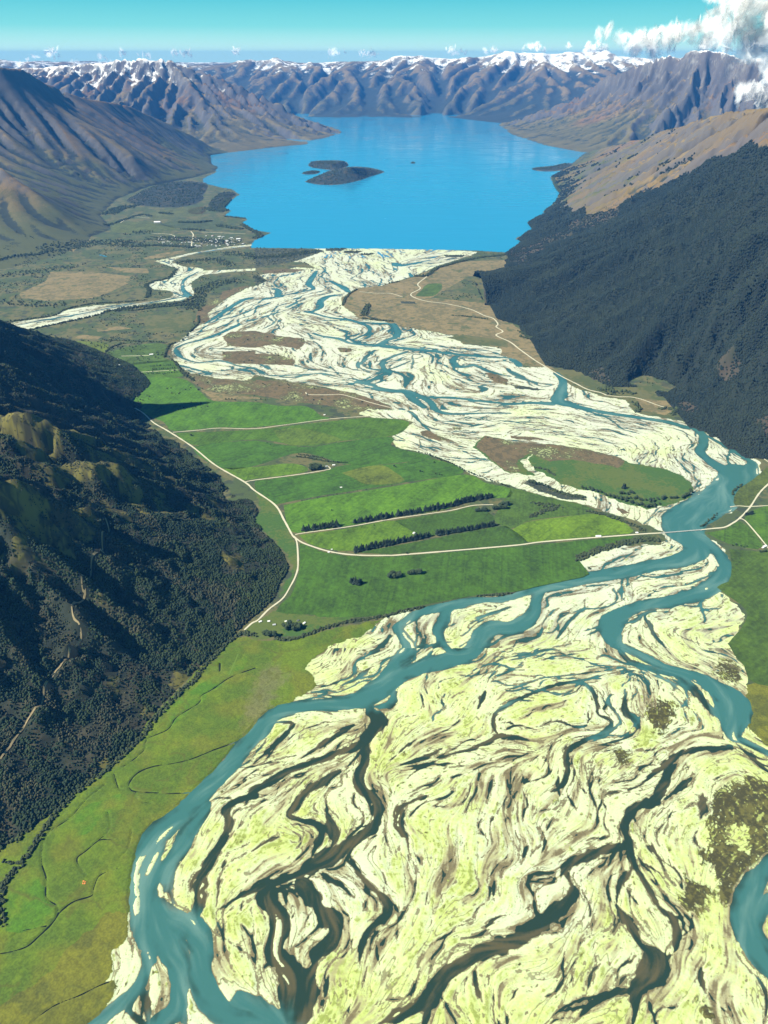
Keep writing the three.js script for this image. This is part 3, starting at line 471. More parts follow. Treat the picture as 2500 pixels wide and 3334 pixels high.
  for (let j = 0; j < nz; j++) for (let i = 0; i < nx; i++) {
    const z = z0 + (z1 - z0) * (j + .5) / nz, x = x0 + (x1 - x0) * (i + .5) / nx; if (Math.abs(x) > 260 + .58 * (-z * CP + EYE * SP)) continue;
    const a = j * (nx + 1) + i, b = a + 1, c = a + nx + 1, d = c + 1; if (pos[a * 3 + 1] < -3.5 && pos[b * 3 + 1] < -3.5 && pos[c * 3 + 1] < -3.5 && pos[d * 3 + 1] < -3.5) continue;
    idx.push(a, c, b, b, c, d);
  }
  const geo = new THREE.BufferGeometry(); geo.setAttribute('position', new THREE.BufferAttribute(pos, 3)); geo.setAttribute('uv', new THREE.BufferAttribute(uv, 2)); geo.setIndex(idx); geo.computeVertexNormals();
  const ground = land(new THREE.Mesh(geo, new THREE.MeshStandardMaterial({ map: tex, roughness: 1 })), 'valley_floor', id[0]);
  // the water: one level sheet, colour after the silt that each arm carries
  if (waterW) {
    const WW = waterW, WH = Math.round(waterW * H / W), wc = new Uint8Array(WW * WH * 4);
    for (let j = 0; j < WH; j++) for (let i = 0; i < WW; i++) {
      const si = Math.floor((i + .5) / WW * W), sj = Math.floor((j + .5) / WH * H), o = sj * W + si, x = x0 + si * tx, z = z0 + sj * tz;
      const milky = Math.max(.6 * sst(-1700, -2700, z), sst(34, -16, sm[o] + 22 * fbm(x / 40, z / 40, 3) - 6 * med[o])), f = fine[o], b = big[o];
      let rgb = mix3(P.clear, P.clear2, sst(-.5, 2.0, .75 * b + .35 * f + .9 * med[o]));
      const mk = mix3(P.milk, P.milk2, .8 * sst(-.6, 3.0, .9 * b + .2 * f + .4 * med[o]));
      rgb = mix3(rgb, mk, milky); if (sc[o] < 8 && sm[o] > 20 && so[o] > 20) rgb = P.creek;
      const q = (j * WW + i) * 4; wc[q] = e8(rgb[0]); wc[q + 1] = e8(rgb[1]); wc[q + 2] = e8(rgb[2]); wc[q + 3] = 255;
    }
    const wt = new THREE.DataTexture(wc, WW, WH); wt.colorSpace = THREE.SRGBColorSpace; wt.magFilter = THREE.LinearFilter; wt.needsUpdate = true;
    const wz0 = Math.max(z0, -8430), wg = new THREE.PlaneGeometry(x1 - x0, z1 - wz0); wg.rotateX(-Math.PI / 2); wg.translate((x0 + x1) / 2, 0, (wz0 + z1) / 2);
    const u = wg.attributes.uv, p = wg.attributes.position; for (let k = 0; k < u.count; k++) u.setXY(k, (p.getX(k) - x0) / (x1 - x0), (p.getZ(k) - z0) / (z1 - z0));
    land(new THREE.Mesh(wg, new THREE.MeshStandardMaterial({ map: wt, roughness: .16 })), 'river', id[1]);
  }
  FLOOR.push({ x0, x1, z0, z1, at, code, T });
}
const coverAt = (x, z) => { for (const f of FLOOR) if (x >= f.x0 && x < f.x1 && z >= f.z0 && z < f.z1) return f.code[((z - f.z0) / f.T.tz | 0) * f.T.W + ((x - f.x0) / f.T.tx | 0)]; return 0; };
const floorAt = (x, z) => { for (const f of FLOOR) if (x >= f.x0 && x < f.x1 && z >= f.z0 && z < f.z1) return f.at(x, z); return 2; };
floorStrip(['pale gravel plain of the braided river beside a green meadow', 'milky teal river with dark side channels winding over the pale gravel plain'], -1500, 1500, -2100, -700, 2048, 1400, 3.1, 3.1, 1400, 22, 1);
floorStrip(['farmed valley floor and gravel bars on both sides of the bridge', 'blue green river passing under the bridge'], -1800, 2500, -4300, -2100, 2048, 1500, 5, 5.6, 1200, 28, 1.35);
floorStrip(['wide gravel delta with brown scrub running out to the lake', 'thin blue braids of the river spreading over the delta'], -5200, 3200, -9300, -4300, 2048, 1536, 12.5, 15, 1200, 55, 2.2);
floorStrip(['low green shore flats round the township by the lake', null], -6500, 200, -15600, -9300, 768, 768, 25, 30, 0, 200, 3);

// the lake
{
  const g = new THREE.PlaneGeometry(60000, 40000 - 8430 + 2000, 1, 1); g.rotateX(-Math.PI / 2); g.translate(0, 0, -(8430 + 42000) / 2);
  const S = 512, d = new Uint8Array(S * S * 4);   // wind lanes
  for (let j = 0; j < S; j++) for (let i = 0; i < S; i++) { const n = .55 * vn(i / 64 * 2, j / 6) + .4 * vn(i / 32 * 2 + 9, j / 3) + .5 * fbm(i / 40 * 2, j / 30, 3), o = (j * S + i) * 4, r = clamp(.17 + .10 * n, .06, .4); d[o] = 0; d[o + 1] = r * 255; d[o + 2] = 0; d[o + 3] = 255; }
  const t = new THREE.DataTexture(d, S, S); t.wrapS = t.wrapT = THREE.RepeatWrapping; t.repeat.set(8, 5); t.magFilter = THREE.LinearFilter; t.needsUpdate = true;
  land(new THREE.Mesh(g, new THREE.MeshStandardMaterial({ color: lin(.02, .24, .43), roughness: 1, roughnessMap: t })), 'lake', 'wide blue lake filling the valley below snowy mountains');
}

// ---------------------------------------------------------------- hills and mountains: heights spread between surveyed ridge lines and the foot, then worn by running water
const LAND_FORM = [];
function heights({ x0, x1, z0, z1, step, foot, lines, rough = 1, drops = 40000, scale = 1, ero = .25, below = -14, lift = 0, toe = 160 }) {
  const nx = Math.round((x1 - x0) / step) + 1, nz = Math.round((z1 - z0) / step) + 1, N = nx * nz; let h = new Float32Array(N); const fix = new Uint8Array(N), inF = new Uint8Array(N);
  for (let j = 0; j < nz; j++) for (let i = 0; i < nx; i++) { const o = j * nx + i; if (inside(foot, x0 + i * step, z0 + j * step)) inF[o] = 1; else { fix[o] = 1; h[o] = below; } }
  for (const l of lines) for (let k = 0; k + 1 < l.length; k++) { const a = l[k], b = l[k + 1], n = Math.ceil(Math.hypot(b[0] - a[0], b[2] - a[2]) / step * 2) + 1; for (let q = 0; q <= n; q++) { const t = q / n, i = Math.round((mix(a[0], b[0], t) - x0) / step), j = Math.round((mix(a[2], b[2], t) - z0) / step); if (i < 0 || j < 0 || i >= nx || j >= nz) continue; const o = j * nx + i; fix[o] = 1; h[o] = mix(a[1], b[1], t) + lift; } }
  // start from the nearest fixed heights along rows, then relax
  for (let j = 0; j < nz; j++) { let last = -1; for (let i = 0; i < nx; i++) if (fix[j * nx + i]) { if (last >= 0) for (let q = last + 1; q < i; q++) h[j * nx + q] = mix(h[j * nx + last], h[j * nx + i], (q - last) / (i - last)); else for (let q = 0; q < i; q++) h[j * nx + q] = h[j * nx + i]; last = i; } if (last >= 0) for (let q = last + 1; q < nx; q++) h[j * nx + q] = h[j * nx + last]; }
  for (let it = 0; it < 420; it++) for (let p = 0; p < 2; p++) for (let j = 0; j < nz; j++) { const up = j ? -nx : nx, dn = j < nz - 1 ? nx : -nx; for (let i = (j + p) & 1; i < nx; i += 2) { const o = j * nx + i; if (fix[o]) continue; const l = i ? -1 : 1, r = i < nx - 1 ? 1 : -1; h[o] += 1.92 * ((h[o + l] + h[o + r] + h[o + up] + h[o + dn]) / 4 - h[o]); } }
  for (let j = 0; j < nz; j++) for (let i = 0; i < nx; i++) { const o = j * nx + i; if (!inF[o]) continue; const x = x0 + i * step, z = z0 + j * step, a = Math.min(1, Math.max(0, h[o]) / 350); h[o] += rough * a * (150 * scale * (ridged(x / (1900 * scale), z / (1900 * scale), 5) - .25) + 35 * scale * fbm(x / (420 * scale), z / (420 * scale), 4)); }
  // running water
  const g = new Float32Array(N); for (let o = 0; o < N; o++) g[o] = h[o] / step;
  for (let d = 0; d < drops; d++) {
    let x = 1 + rnd() * (nx - 3), y = 1 + rnd() * (nz - 3), dx = 0, dy = 0, v = 1, w = 1, s = 0; if (!inF[(y | 0) * nx + (x | 0)]) continue;
    for (let k = 0; k < 48; k++) {
      const i = x | 0, j = y | 0, u = x - i, q = y - j, o = j * nx + i, a = g[o], b = g[o + 1], c = g[o + nx], e = g[o + nx + 1];
      const gx = (b - a) * (1 - q) + (e - c) * q, gy = (c - a) * (1 - u) + (e - b) * u, hh = a * (1 - u) * (1 - q) + b * u * (1 - q) + c * (1 - u) * q + e * u * q;
      dx = dx * .12 - gx * .88; dy = dy * .12 - gy * .88; const L = Math.hypot(dx, dy); if (L < 1e-6) break; dx /= L; dy /= L; x += dx; y += dy;
      if (x < 1 || y < 1 || x >= nx - 2 || y >= nz - 2 || !inF[(y | 0) * nx + (x | 0)]) break;
      const I = x | 0, J = y | 0, U = x - I, Q = y - J, O = J * nx + I, nh = g[O] * (1 - U) * (1 - Q) + g[O + 1] * U * (1 - Q) + g[O + nx] * (1 - U) * Q + g[O + nx + 1] * U * Q, dh = nh - hh;
      const cap = Math.max(-dh, .01) * v * w * 5;
      if (s > cap || dh > 0) { const m = dh > 0 ? Math.min(dh, s) : (s - cap) * .25; s -= m; g[o] += m * (1 - u) * (1 - q); g[o + 1] += m * u * (1 - q); g[o + nx] += m * (1 - u) * q; g[o + nx + 1] += m * u * q; }
      else { const m = Math.min((cap - s) * ero, -dh); s += m; g[o] -= m * .4 * (1 - u) * (1 - q); g[o + 1] -= m * .4 * u * (1 - q); g[o + nx] -= m * .4 * (1 - u) * q; g[o + nx + 1] -= m * .4 * u * q; g[o - 1] -= m * .15; g[o + 2] -= m * .15; g[o - nx] -= m * .15; g[o + nx + nx] -= m * .15; }
      v = Math.sqrt(Math.max(.1, v * v - dh * 2)); w *= .975;
    }
  }
  for (let o = 0; o < N; o++) { let v = h[o] + (g[o] * step - h[o]) * clamp(h[o] / toe, 0, 1); if (v > 1950) v = 1950 + (v - 1950) * .5; h[o] = inF[o] ? v : below; }
  const at = (x, z) => { const u = (x - x0) / step, v = (z - z0) / step; if (u < 0 || v < 0 || u >= nx - 1 || v >= nz - 1) return below; const i = u | 0, j = v | 0, a = u - i, b = v - j, o = j * nx + i; return mix(mix(h[o], h[o + 1], a), mix(h[o + nx], h[o + nx + 1], a), b); };
  const slope = (x, z, e = step) => { const p = (at(x + e, z) - at(x - e, z)) / (2 * e), q = (at(x, z + e) - at(x, z - e)) / (2 * e); return Math.hypot(p, q); };
  const hollow = (x, z, e = step * 2.5) => (at(x + e, z) + at(x - e, z) + at(x, z + e) + at(x, z - e) - 4 * at(x, z)) / e;
  return { x0, x1, z0, z1, step, nx, nz, h, at, slope, hollow };
}
function landform(name, label, spec, cover, texSize = 1024) {
  spec.below0 = (spec.below ?? -14) + .01; const L = heights(spec), { x0, x1, z0, z1, nx, nz, h } = L, pos = new Float32Array(nx * nz * 3), uv = new Float32Array(nx * nz * 2), idx = [];
  for (let j = 0; j < nz; j++) for (let i = 0; i < nx; i++) { const o = j * nx + i; pos[o * 3] = x0 + i * L.step; pos[o * 3 + 1] = h[o]; pos[o * 3 + 2] = z0 + j * L.step; uv[o * 2] = i / (nx - 1); uv[o * 2 + 1] = j / (nz - 1); }
  for (let j = 0; j < nz - 1; j++) for (let i = 0; i < nx - 1; i++) { const a = j * nx + i, b = a + 1, c = a + nx, d = c + 1; if (Math.max(h[a], h[b], h[c], h[d]) < -1.9) continue; idx.push(a, c, b, b, c, d); }
  const geo = new THREE.BufferGeometry(); geo.setAttribute('position', new THREE.BufferAttribute(pos, 3)); geo.setAttribute('uv', new THREE.BufferAttribute(uv, 2)); geo.setIndex(idx); geo.computeVertexNormals();
  L.paint = () => {
    const W = texSize, col = new Uint8Array(W * W * 4);
    for (let j = 0; j < W; j++) for (let i = 0; i < W; i++) { const x = x0 + (x1 - x0) * (i + .5) / W, z = z0 + (z1 - z0) * (j + .5) / W, y = L.at(x, z), o = (j * W + i) * 4; col[o + 3] = 255; const c = y <= spec.below0 ? TC.tussock : cover(x, y, z, L); col[o] = e8(c[0]); col[o + 1] = e8(c[1]); col[o + 2] = e8(c[2]); }
    const t = new THREE.DataTexture(col, W, W); t.colorSpace = THREE.SRGBColorSpace; t.magFilter = THREE.LinearFilter; t.needsUpdate = true; return t;
  };
  L.mesh = new THREE.Mesh(geo, new THREE.MeshStandardMaterial({ roughness: 1 }));
  land(L.mesh, name, label); LAND_FORM.push(L);
  L.finish = () => { L.mesh.material.map = L.paint(); };
  return L;
}
const ridge = str => str.trim().split(/\s+/).map(w => { const [x, y, z] = w.split(',').map(Number); return toPlane(x, y, z); });
const jag = str => ridge(str).map(([x, y, z]) => [x, y + (y - 1740) * .45, z]);
const footOf = str => trace(str).map(p => [p[0], p[1]]);
function onHill(L, sx, sy, far = 20000) {   // where a sight line meets a hillside
  const d = sight(sx, sy); let t0 = 200; for (let t = 200; t < far; t += 12) { const x = d[0] * t, y = EYE + d[1] * t, z = d[2] * t; if (y < L.at(x, z)) { return [x, z]; } if (y < -20) break; t0 = t; }
  return null;
}
const TC = { tussock: [.105, .074, .028], tussock2: [.19, .135, .050], russet: [.15, .068, .026], rock: [.085, .080, .082], scree: [.22, .20, .17], snow: [.86, .86, .84], bush: [.016, .026, .020], grass: [.060, .075, .024], grass2: [.10, .095, .045], yellow: [.145, .130, .028] };
const alpine = (snowline, o = {}) => (x, y, z, L) => {
  const e = L.step * 4, gx = L.at(x + e, z) - L.at(x - e, z), gz = L.at(x, z + e) - L.at(x, z - e), gl = Math.hypot(gx, gz) + 1e-3, ux = gx / gl, uz = gz / gl, W = o.streak ?? 70;
  const down = (x * ux + z * uz), across = (x * uz - z * ux), sk = vn(across / W, down / (W * 5)) * .6 + .4 * vn(across / (W * .4) + 9, down / (W * 2.4));   // vegetation and scree drawn out down the slope
  const s = L.slope(x, z), c = L.hollow(x, z), n = fbm(x / 260, z / 260, 4), n2 = fbm(x / 1400 + 4, z / 1400, 3), G = o.grain ?? 70, f = fbm(x / G, z / G, 3);
  let k = mix3(TC.tussock, TC.tussock2, sst(-.4, .5, n + .6 * n2 + .7 * sk - 1.5 * clamp(c, -.3, .3)));
  k = mix3(k, TC.russet, (o.russet ?? .6) * sst(-.1, .4, n2 + y / 2600 - .25));
  k = mix3(k, TC.grass, sst(760, 200, y + 500 * n2 + 260 * n + 120 * sk) * (o.green ?? .8));
  k = mix3(k, TC.bush, sst(.04, .3, clamp(c, -.35, .35) * (o.gully ?? 1.4) + .22 * n + .26 * sk + .22 * f - y / 8000 - .02 + (o.woods ?? 0)) * .92);
  k = mix3(k, TC.rock, sst(.55, .95, s + .25 * n + .2 * sk) * (o.scree ? .4 : .85));
  k = mix3(k, TC.scree, (o.scree ?? .55) * sst(.15, .5, n * .6 + .5 * sk + .4 * f + (y - snowline + 250) / 2400) * sst(snowline - 800, snowline - 200, y));
  const sn = sst(-40, 70, y - snowline + 300 * n + 240 * n2 + 900 * clamp(c, -.14, .14) - 420 * clamp(s - .6, 0, .8) + 330 * f + 190 * sk);
  return mix3(k, TC.snow, sn * (1 - .85 * sst(.1, .38, f - .3 * sk + .4 * (s - .5))));
};

// wooded hill left of the farms, with its summit outside the view
const lhFoot = [[-1560, -4750], [-1600, -4560], ...footOf('C4:930,110 1040,225 1060,250 1150,275 1400,480 1540,640 C5:0,640 60,720 0,790 100,885 200,990 250,1080 235,1150 150,1250 B2:190,180 100,255 0,320 B1:1560,410 1450,510 1330,630 1150,810 1000,960 880,1140 750,1260 560,1410 A4:400,150 330,210 220,290 70,380 0,450 -300,650'), [-1500, -600], [-4600, -600], [-4600, -6000], [-2500, -5700], [-1800, -5100]];
const hill = landform('wooded_hill', 'steep dark wooded hill with yellow grassy knobs above the farm road', {
  x0: -4600, x1: 0, z0: -6000, z1: -600, step: 20, foot: lhFoot, scale: .35, rough: .45, drops: 30000, ero: .12, toe: 30, below: -6,
  lines: [
    [...ridge('340,1222,-4600 220,1165,-4450 110,1110,-4400 0,1062,-4400'), [-2600, 660, -4450], [-3300, 900, -4700]],
    [...ridge('690,1528,-3440 530,1500,-3250 360,1465,-3050 240,1425,-2950 100,1347,-2900 0,1345,-2900'), [-2150, 760, -3050], [-2750, 950, -3300], [-3100, 1000, -3700], [-3300, 900, -4700], [-3600, 800, -5200]],
    [[-2480, 740, -4060], [-2600, 1520, -3880], [-2700, 1250, -3800], [-3100, 1000, -3700]],
    [...ridge('440,1560,-2950 400,1487,-2800 300,1500,-2720 140,1560,-2600')],
    [...ridge('250,1655,-2420 175,1610,-2350 0,1545,-2250'), [-1800, 790, -2150], [-2400, 900, -2300], [-2750, 950, -3300]],
    [[-2400, 900, -2300], [-2300, 850, -1500], [-2200, 750, -700]],
  ],
}, null, 1024);
// long wooded mountainside right of the river
const rhFoot = [...footOf('S:2900,1560 S:2620,1530 C6:1620,370 1540,385 1300,230 D3:1150,1250 1060,1130 900,1010 640,1010 440,905 230,870 130,700 60,615 0,590 D2:1600,590 1530,490 1350,470 1150,440 1270,390 1350,340 1330,330 1400,300 1620,280 1640,200 E4:510,585 530,560 600,515 570,500 650,460 622,430 700,395 690,385 740,345 765,300 745,280 720,235 800,190 870,130 S:1925,490'), [6500, -19500], [9500, -15000], [9500, -3300]];
const rhill = landform('mountainside', 'long mountainside of dark forest with tawny tussock tops above the river delta', {
  x0: 900, x1: 9500, z0: -19500, z1: -3300, step: 40, foot: rhFoot, below: -3, toe: 70, scale: .7, rough: .42, drops: 40000, ero: .08,
  lines: [
    [...ridge('3100,560,-4300 2900,400,-5500 2700,300,-7000 2520,350,-8500 2390,362,-9600 2300,372,-10800 2230,405,-12000 2100,446,-14500 2000,472,-16500 1925,492,-18400')],
    [...ridge('2700,300,-7000'), [6500, 1600, -9000], [8500, 1500, -14000]],
    [...ridge('2500,420,-8000 2350,520,-8200 2150,640,-8300 1950,760,-8300')],
    [...ridge('2230,405,-12000 2050,520,-12300 1900,590,-12300')],
  ],
}, null, 1024);
// range behind the township
const lrFoot = [...footOf('E3:903,140 912,180 940,190 925,212 830,238 640,275 500,332 430,400 480,460 400,490 350,530 250,580 0,640 -400,700'), [-9500, -7600], [-12500, -9000], [-12500, -21500], [-5500, -21500], ...footOf('E3:1000,126 950,134')];
const lrange = landform('mountain', 'brown tussock range rising behind the lakeside township', {
  x0: -12500, x1: -1800, z0: -21500, z1: -6500, step: 45, foot: lrFoot, below: -4, scale: .5, rough: .18, lift: 70, drops: 24000, ero: .045,
  lines: [
    [[-12000, 1600, -11000], [-9000, 1650, -12500], ...ridge('0,236,-14000 80,242,-14500 150,287,-15000 260,330,-15500 420,356,-17000 540,410,-18200 660,470,-18700')],
    [...ridge('-100,300,-13400 60,420,-13300 160,520,-13000 250,600,-12800')],
    [...ridge('0,560,-10200 120,650,-10000 220,735,-9700')],
    [...ridge('200,320,-15300 330,430,-14500 430,520,-14000')],
    [...ridge('400,360,-16800 500,450,-16400 570,520,-16300')],
  ],
}, alpine(1900, { green: .9 }), 1024);
// snow peak and the spur that runs into the lake
const spFoot = [...footOf('E3:1465,45 1400,66 1320,78 1335,92 1200,103 1000,128 950,136'), [-5000, -19500], [-14500, -19500], [-14500, -30000], [-3000, -30000], ...footOf('S:1110,425')];
landform('mountain', 'rocky snow streaked peak with a long spur running into the lake', {
  x0: -14500, x1: -900, z0: -30000, z1: -18000, step: 60, foot: spFoot, scale: 1, below: -4, rough: .5, lift: 140, drops: 70000, ero: .14,
  lines: [
    [[-13500, 1500, -25000], ...ridge('115,238,-25000 200,232,-25000 250,228,-24500 340,222,-24300 375,206,-24200 430,203,-24200 520,199,-24200 560,204,-24200 600,220,-24200 650,243,-24200 716,262,-24200 780,282,-24200 865,326,-24100 940,370,-24000 1010,404,-23900 1055,418,-23800 1098,434,-23750')],
    [...ridge('560,204,-24200 640,300,-22600 690,380,-21500 720,440,-20500')],
    [...ridge('375,206,-24200 400,300,-22500 470,345,-21500')],
    [...ridge('780,282,-24200 830,360,-23000 870,430,-22000')],
  ],
}, alpine(1400, { green: .35, gully: .8, grain: 130 }), 1024);
// ranges beyond the lake
const fmFoot = [...footOf('S:1640,402 S:1560,393 S:1440,378 S:1330,383 S:1250,380 S:1100,382 S:960,380'), [-7000, -29500], [-24000, -29500], [-24000, -46000], [24000, -46000], [24000, -27500], [9000, -27500]];
landform('mountain_range', 'far snow capped range across the end of the lake', {
  x0: -24000, x1: 24000, z0: -46000, z1: -27000, step: 110, foot: fmFoot, scale: 1.6, below: -4, rough: .55, lift: 95, drops: 90000, ero: .14,
  lines: [
    [[-23500, 1500, -40000], ...jag('-60,200,-40000 20,198,-40000 60,206,-40000 110,203,-40000 160,212,-40000 200,204,-40000 230,208,-40000 330,210,-40000 480,212,-40000 640,208,-39500 690,214,-38000 750,212,-38000 776,201,-38000 850,204,-38000 905,196,-38000 945,208,-38000 980,212,-38000 1017,204,-38000 1060,216,-38000 1160,206,-38000 1250,196,-38000 1290,186,-38000 1380,189,-38000 1440,200,-38000 1520,190,-38000 1580,193,-38000 1620,184,-37500 1650,170,-37000 1690,182,-37000 1780,180,-37000 1810,192,-37000 1845,173,-37000 1900,176,-37000 1980,166,-37000 2015,188,-37000 2100,200,-37000'), [23000, 1700, -38000]],
    [...ridge('1780,180,-37000 1775,222,-33500 1640,285,-33000')],
    [...ridge('1775,222,-33500 1880,290,-32000')],
    [...ridge('1440,200,-38000 1420,250,-34500 1400,300,-33000')],
    [...ridge('900,300,-33500 1000,285,-33500 1120,272,-33800 1250,286,-33300 1350,262,-33800 1480,280,-33800 1600,268,-33800')],
    [...ridge('1160,206,-38000 1180,260,-34500 1230,310,-32800')],
    [...ridge('905,196,-38000 930,255,-35000 1000,330,-32500')],
  ],
}, alpine(1540, { green: .5, gully: .8, streak: 160, grain: 300, russet: .1, woods: .5, scree: .12 }), 1024);
// snowy mountain above the right shore
const rmFoot = [...footOf('S:1627,408 S:1672,439 S:1777,473 S:1913,499'), [6500, -19000], [17000, -17000], [17000, -29000], [5000, -29500], ...footOf('S:1640,402')];
landform('mountain', 'purple brown mountain with a snowy crest and a cloud on its shoulder', {
  x0: 3000, x1: 17000, z0: -29500, z1: -17000, step: 60, foot: rmFoot, scale: 1, below: -4, rough: .55, lift: 60, drops: 70000, ero: .14,
  lines: [
    [...ridge('1627,408,-26700 1730,371,-26300 1820,346,-25800 1875,316,-25500 1940,271,-24800 2000,236,-24000 2050,211,-23500 2090,200,-23200 2155,186,-23000 2215,186,-22500 2250,166,-22200 2290,160,-22000 2345,164,-21800 2380,178,-21500 2425,190,-21300 2500,212,-21000'), [14000, 1600, -20500], [16500, 1500, -20500]],
    [...ridge('2290,160,-22000 2230,300,-20800 2140,390,-20000')],
    [...ridge('2155,186,-23000 2090,300,-22000 2000,400,-21200')],
    [...ridge('2000,236,-24000 1940,340,-23400 1860,420,-22800')],
  ],
}, alpine(1600, { green: .5, gully: .8, grain: 130 }), 1024);
// islands in the lake, hummocks and spits by the shore: [outline, crest points with heights]
const isle = (name, label, outline, crests, step = 14, dark = .8) => {
  const f = footOf(outline), xs = f.map(p => p[0]), zs = f.map(p => p[1]), pad = 120;
  return landform(name, label, { x0: Math.min(...xs) - pad, x1: Math.max(...xs) + pad, z0: Math.min(...zs) - pad, z1: Math.max(...zs) + pad, step, foot: f, scale: .12, rough: .0, below: -2, toe: 15, drops: 2500, ero: .15, lines: crests.map(c => c.map(([sx, sy, y]) => { const p = toFloor(sx, sy, y); return [p[0], y, p[1]]; })) },
    (x, y, z, L) => { const n = fbm(x / 70, z / 70, 4), k = mix3(TC.bush, TC.tussock, sst(.0, .6, n + .25 * fbm(x / 300, z / 300, 2)) * (1 - dark * .75)); return mix3(k, TC.scree, .8 * sst(4, 0, y + 3 * n) * sst(-.1, .3, n)); }, 256);
};
const ISLES = [
  isle('island', 'long low dark island in the middle of the blue lake', 'E3:1312,255 1345,240 1400,215 1440,195 1490,178 1530,173 1580,180 1640,200 1668,212 1600,232 1550,250 1500,262 1440,270 1380,268', [[[1030, 590, 30], [1090, 560, 120], [1145, 545, 190], [1185, 548, 120], [1225, 556, 40]]]),
  isle('island', 'smaller dark island with a flat notched outline behind the long one', 'E3:1332,186 1336,146 1388,144 1402,160 1440,158 1508,144 1504,186 1450,206 1400,200 1350,194', [[[1012, 524, 70], [1035, 528, 40], [1080, 536, 70], [1122, 524, 80]]]),
  isle('islet', 'tiny rocky islet beside the long dark island', 'E3:1302,220 1320,205 1360,198 1390,208 1370,222 1320,228', [[[995, 560, 20], [1030, 556, 25]]]),
  isle('islet', 'lone small rock alone in open water of the lake', 'E4:112,176 118,166 132,170 134,176', [[[1341, 528, 12], [1348, 529, 12]]], 14, .3),
  isle('spit', 'narrow tree covered spit with a pale beach reaching into the lake', 'E4:636,212 640,192 690,188 760,182 765,168 790,172 800,168 880,160 880,215 800,205 720,222 680,222', [[[1745, 548, 14], [1800, 545, 8], [1835, 532, 18]]], 14, 1),
  isle('hummock', 'dark scrub covered hummock with pale tracks between the range and the lake', 'E3:520,345 600,300 680,262 760,245 850,238 900,262 900,300 870,345 800,372 700,372 600,365', [[[430, 645, 20], [520, 605, 60], [600, 595, 80], [660, 600, 40]], [[480, 650, 15], [600, 655, 30], [650, 640, 25]]], 20, .75),
  isle('headland', 'low wooded headland with a pale road along the lake shore', 'E3:890,400 890,350 940,300 1000,288 1032,310 1000,330 968,370 1000,380 968,400', [[[700, 680, 10], [720, 650, 25], [745, 625, 20]]], 14, .9),
];

// ---------------------------------------------------------------- what grows on the wooded hill and on the mountainside
const PATCH = [];   // grassy openings: [x, z, radius]
for (const [cx, cy, r] of [[30, 130, 95], [110, 105, 80], [30, 200, 70], [190, 110, 55], [260, 250, 60], [180, 320, 70], [310, 250, 55], [520, 240, 45], [600, 265, 40], [340, 510, 60], [420, 490, 55], [500, 460, 60], [560, 430, 60], [640, 405, 65], [720, 390, 65], [800, 385, 60], [860, 385, 55], [800, 460, 55], [930, 460, 40], [990, 490, 30], [1095, 530, 30], [130, 670, 75], [60, 720, 50], [200, 650, 60], [370, 840, 50], [525, 865, 40], [200, 890, 45], [140, 990, 40], [720, 720, 50], [770, 750, 40], [680, 690, 35], [940, 720, 40], [1065, 715, 32], [1030, 635, 38], [870, 630, 24], [1250, 710, 26], [1310, 770, 24], [1500, 1030, 30], [1400, 685, 20], [560, 770, 30]]) { const p = onHill(hill, cx * .5003, 1300 + cy * .5003, 6000); if (p) PATCH.push([p[0], p[1], r * 1.2]); }
for (const [cx, cy, r] of [[1550, 420, 22], [1290, 680, 22], [1200, 740, 20], [1180, 800, 18], [960, 900, 22], [1010, 960, 25], [660, 1290, 28], [600, 1330, 22], [690, 230, 26], [540, 600, 20], [720, 780, 25]]) { const p = onHill(hill, cx * .5003, 1850 + cy * .5003, 6000); if (p) PATCH.push([p[0], p[1], r]); }
const hillTrack = smooth(read('C4:690,790 710,870 670,950 650,1000 600,1060 580,1170 550,1290 B1:560,150 500,230 480,330 525,400 520,480 450,570 340,720 290,810 260,900 200,970 130,1080 60,1190 -20,1310').map(p => onHill(hill, p[0], p[1], 6000)).filter(Boolean), 8);
const hillTrack2 = smooth(read('C4:650,1000 750,1050 870,1110').map(p => onHill(hill, p[0], p[1], 6000)).filter(Boolean), 8);
const openness = (x, z) => { let v = 0; const n = 60 * fbm(x / 22, z / 22, 4) + 40 * fbm(x / 70 + 7, z / 70, 2); for (const p of PATCH) { const d = Math.hypot(x - p[0], z - p[1]) + n; if (d < p[2]) v = Math.max(v, sst(p[2], p[2] * .6, d)); } return v; };
const trackGap = (() => { const cells = new Map(); for (const t of [hillTrack, hillTrack2]) for (const p of t) { for (let a = -1; a < 2; a++) for (let b = -1; b < 2; b++) { const k = Math.floor(p[0] / 12 + a) + ',' + Math.floor(p[1] / 12 + b); if (!cells.has(k)) cells.set(k, []); cells.get(k).push(p); } } return (x, z) => { const c = cells.get(Math.floor(x / 12) + ',' + Math.floor(z / 12)); if (!c) return false; for (const p of c) if ((p[0] - x) ** 2 + (p[1] - z) ** 2 < 80) return true; return false; }; })();
const hillCover = (x, y, z) => { const n = fbm(x / 40, z / 40, 4), f = vn(x / 6, z / 6); let k = mix3([.022, .030, .018], [.055, .050, .028], sst(-.1, .4, n)); k = mix3(k, mix3(TC.yellow, [.060, .056, .022], sst(-.1, .4, n + .5 * f + .6 * fbm(x / 12, z / 12, 3))), openness(x, z)); return k; };
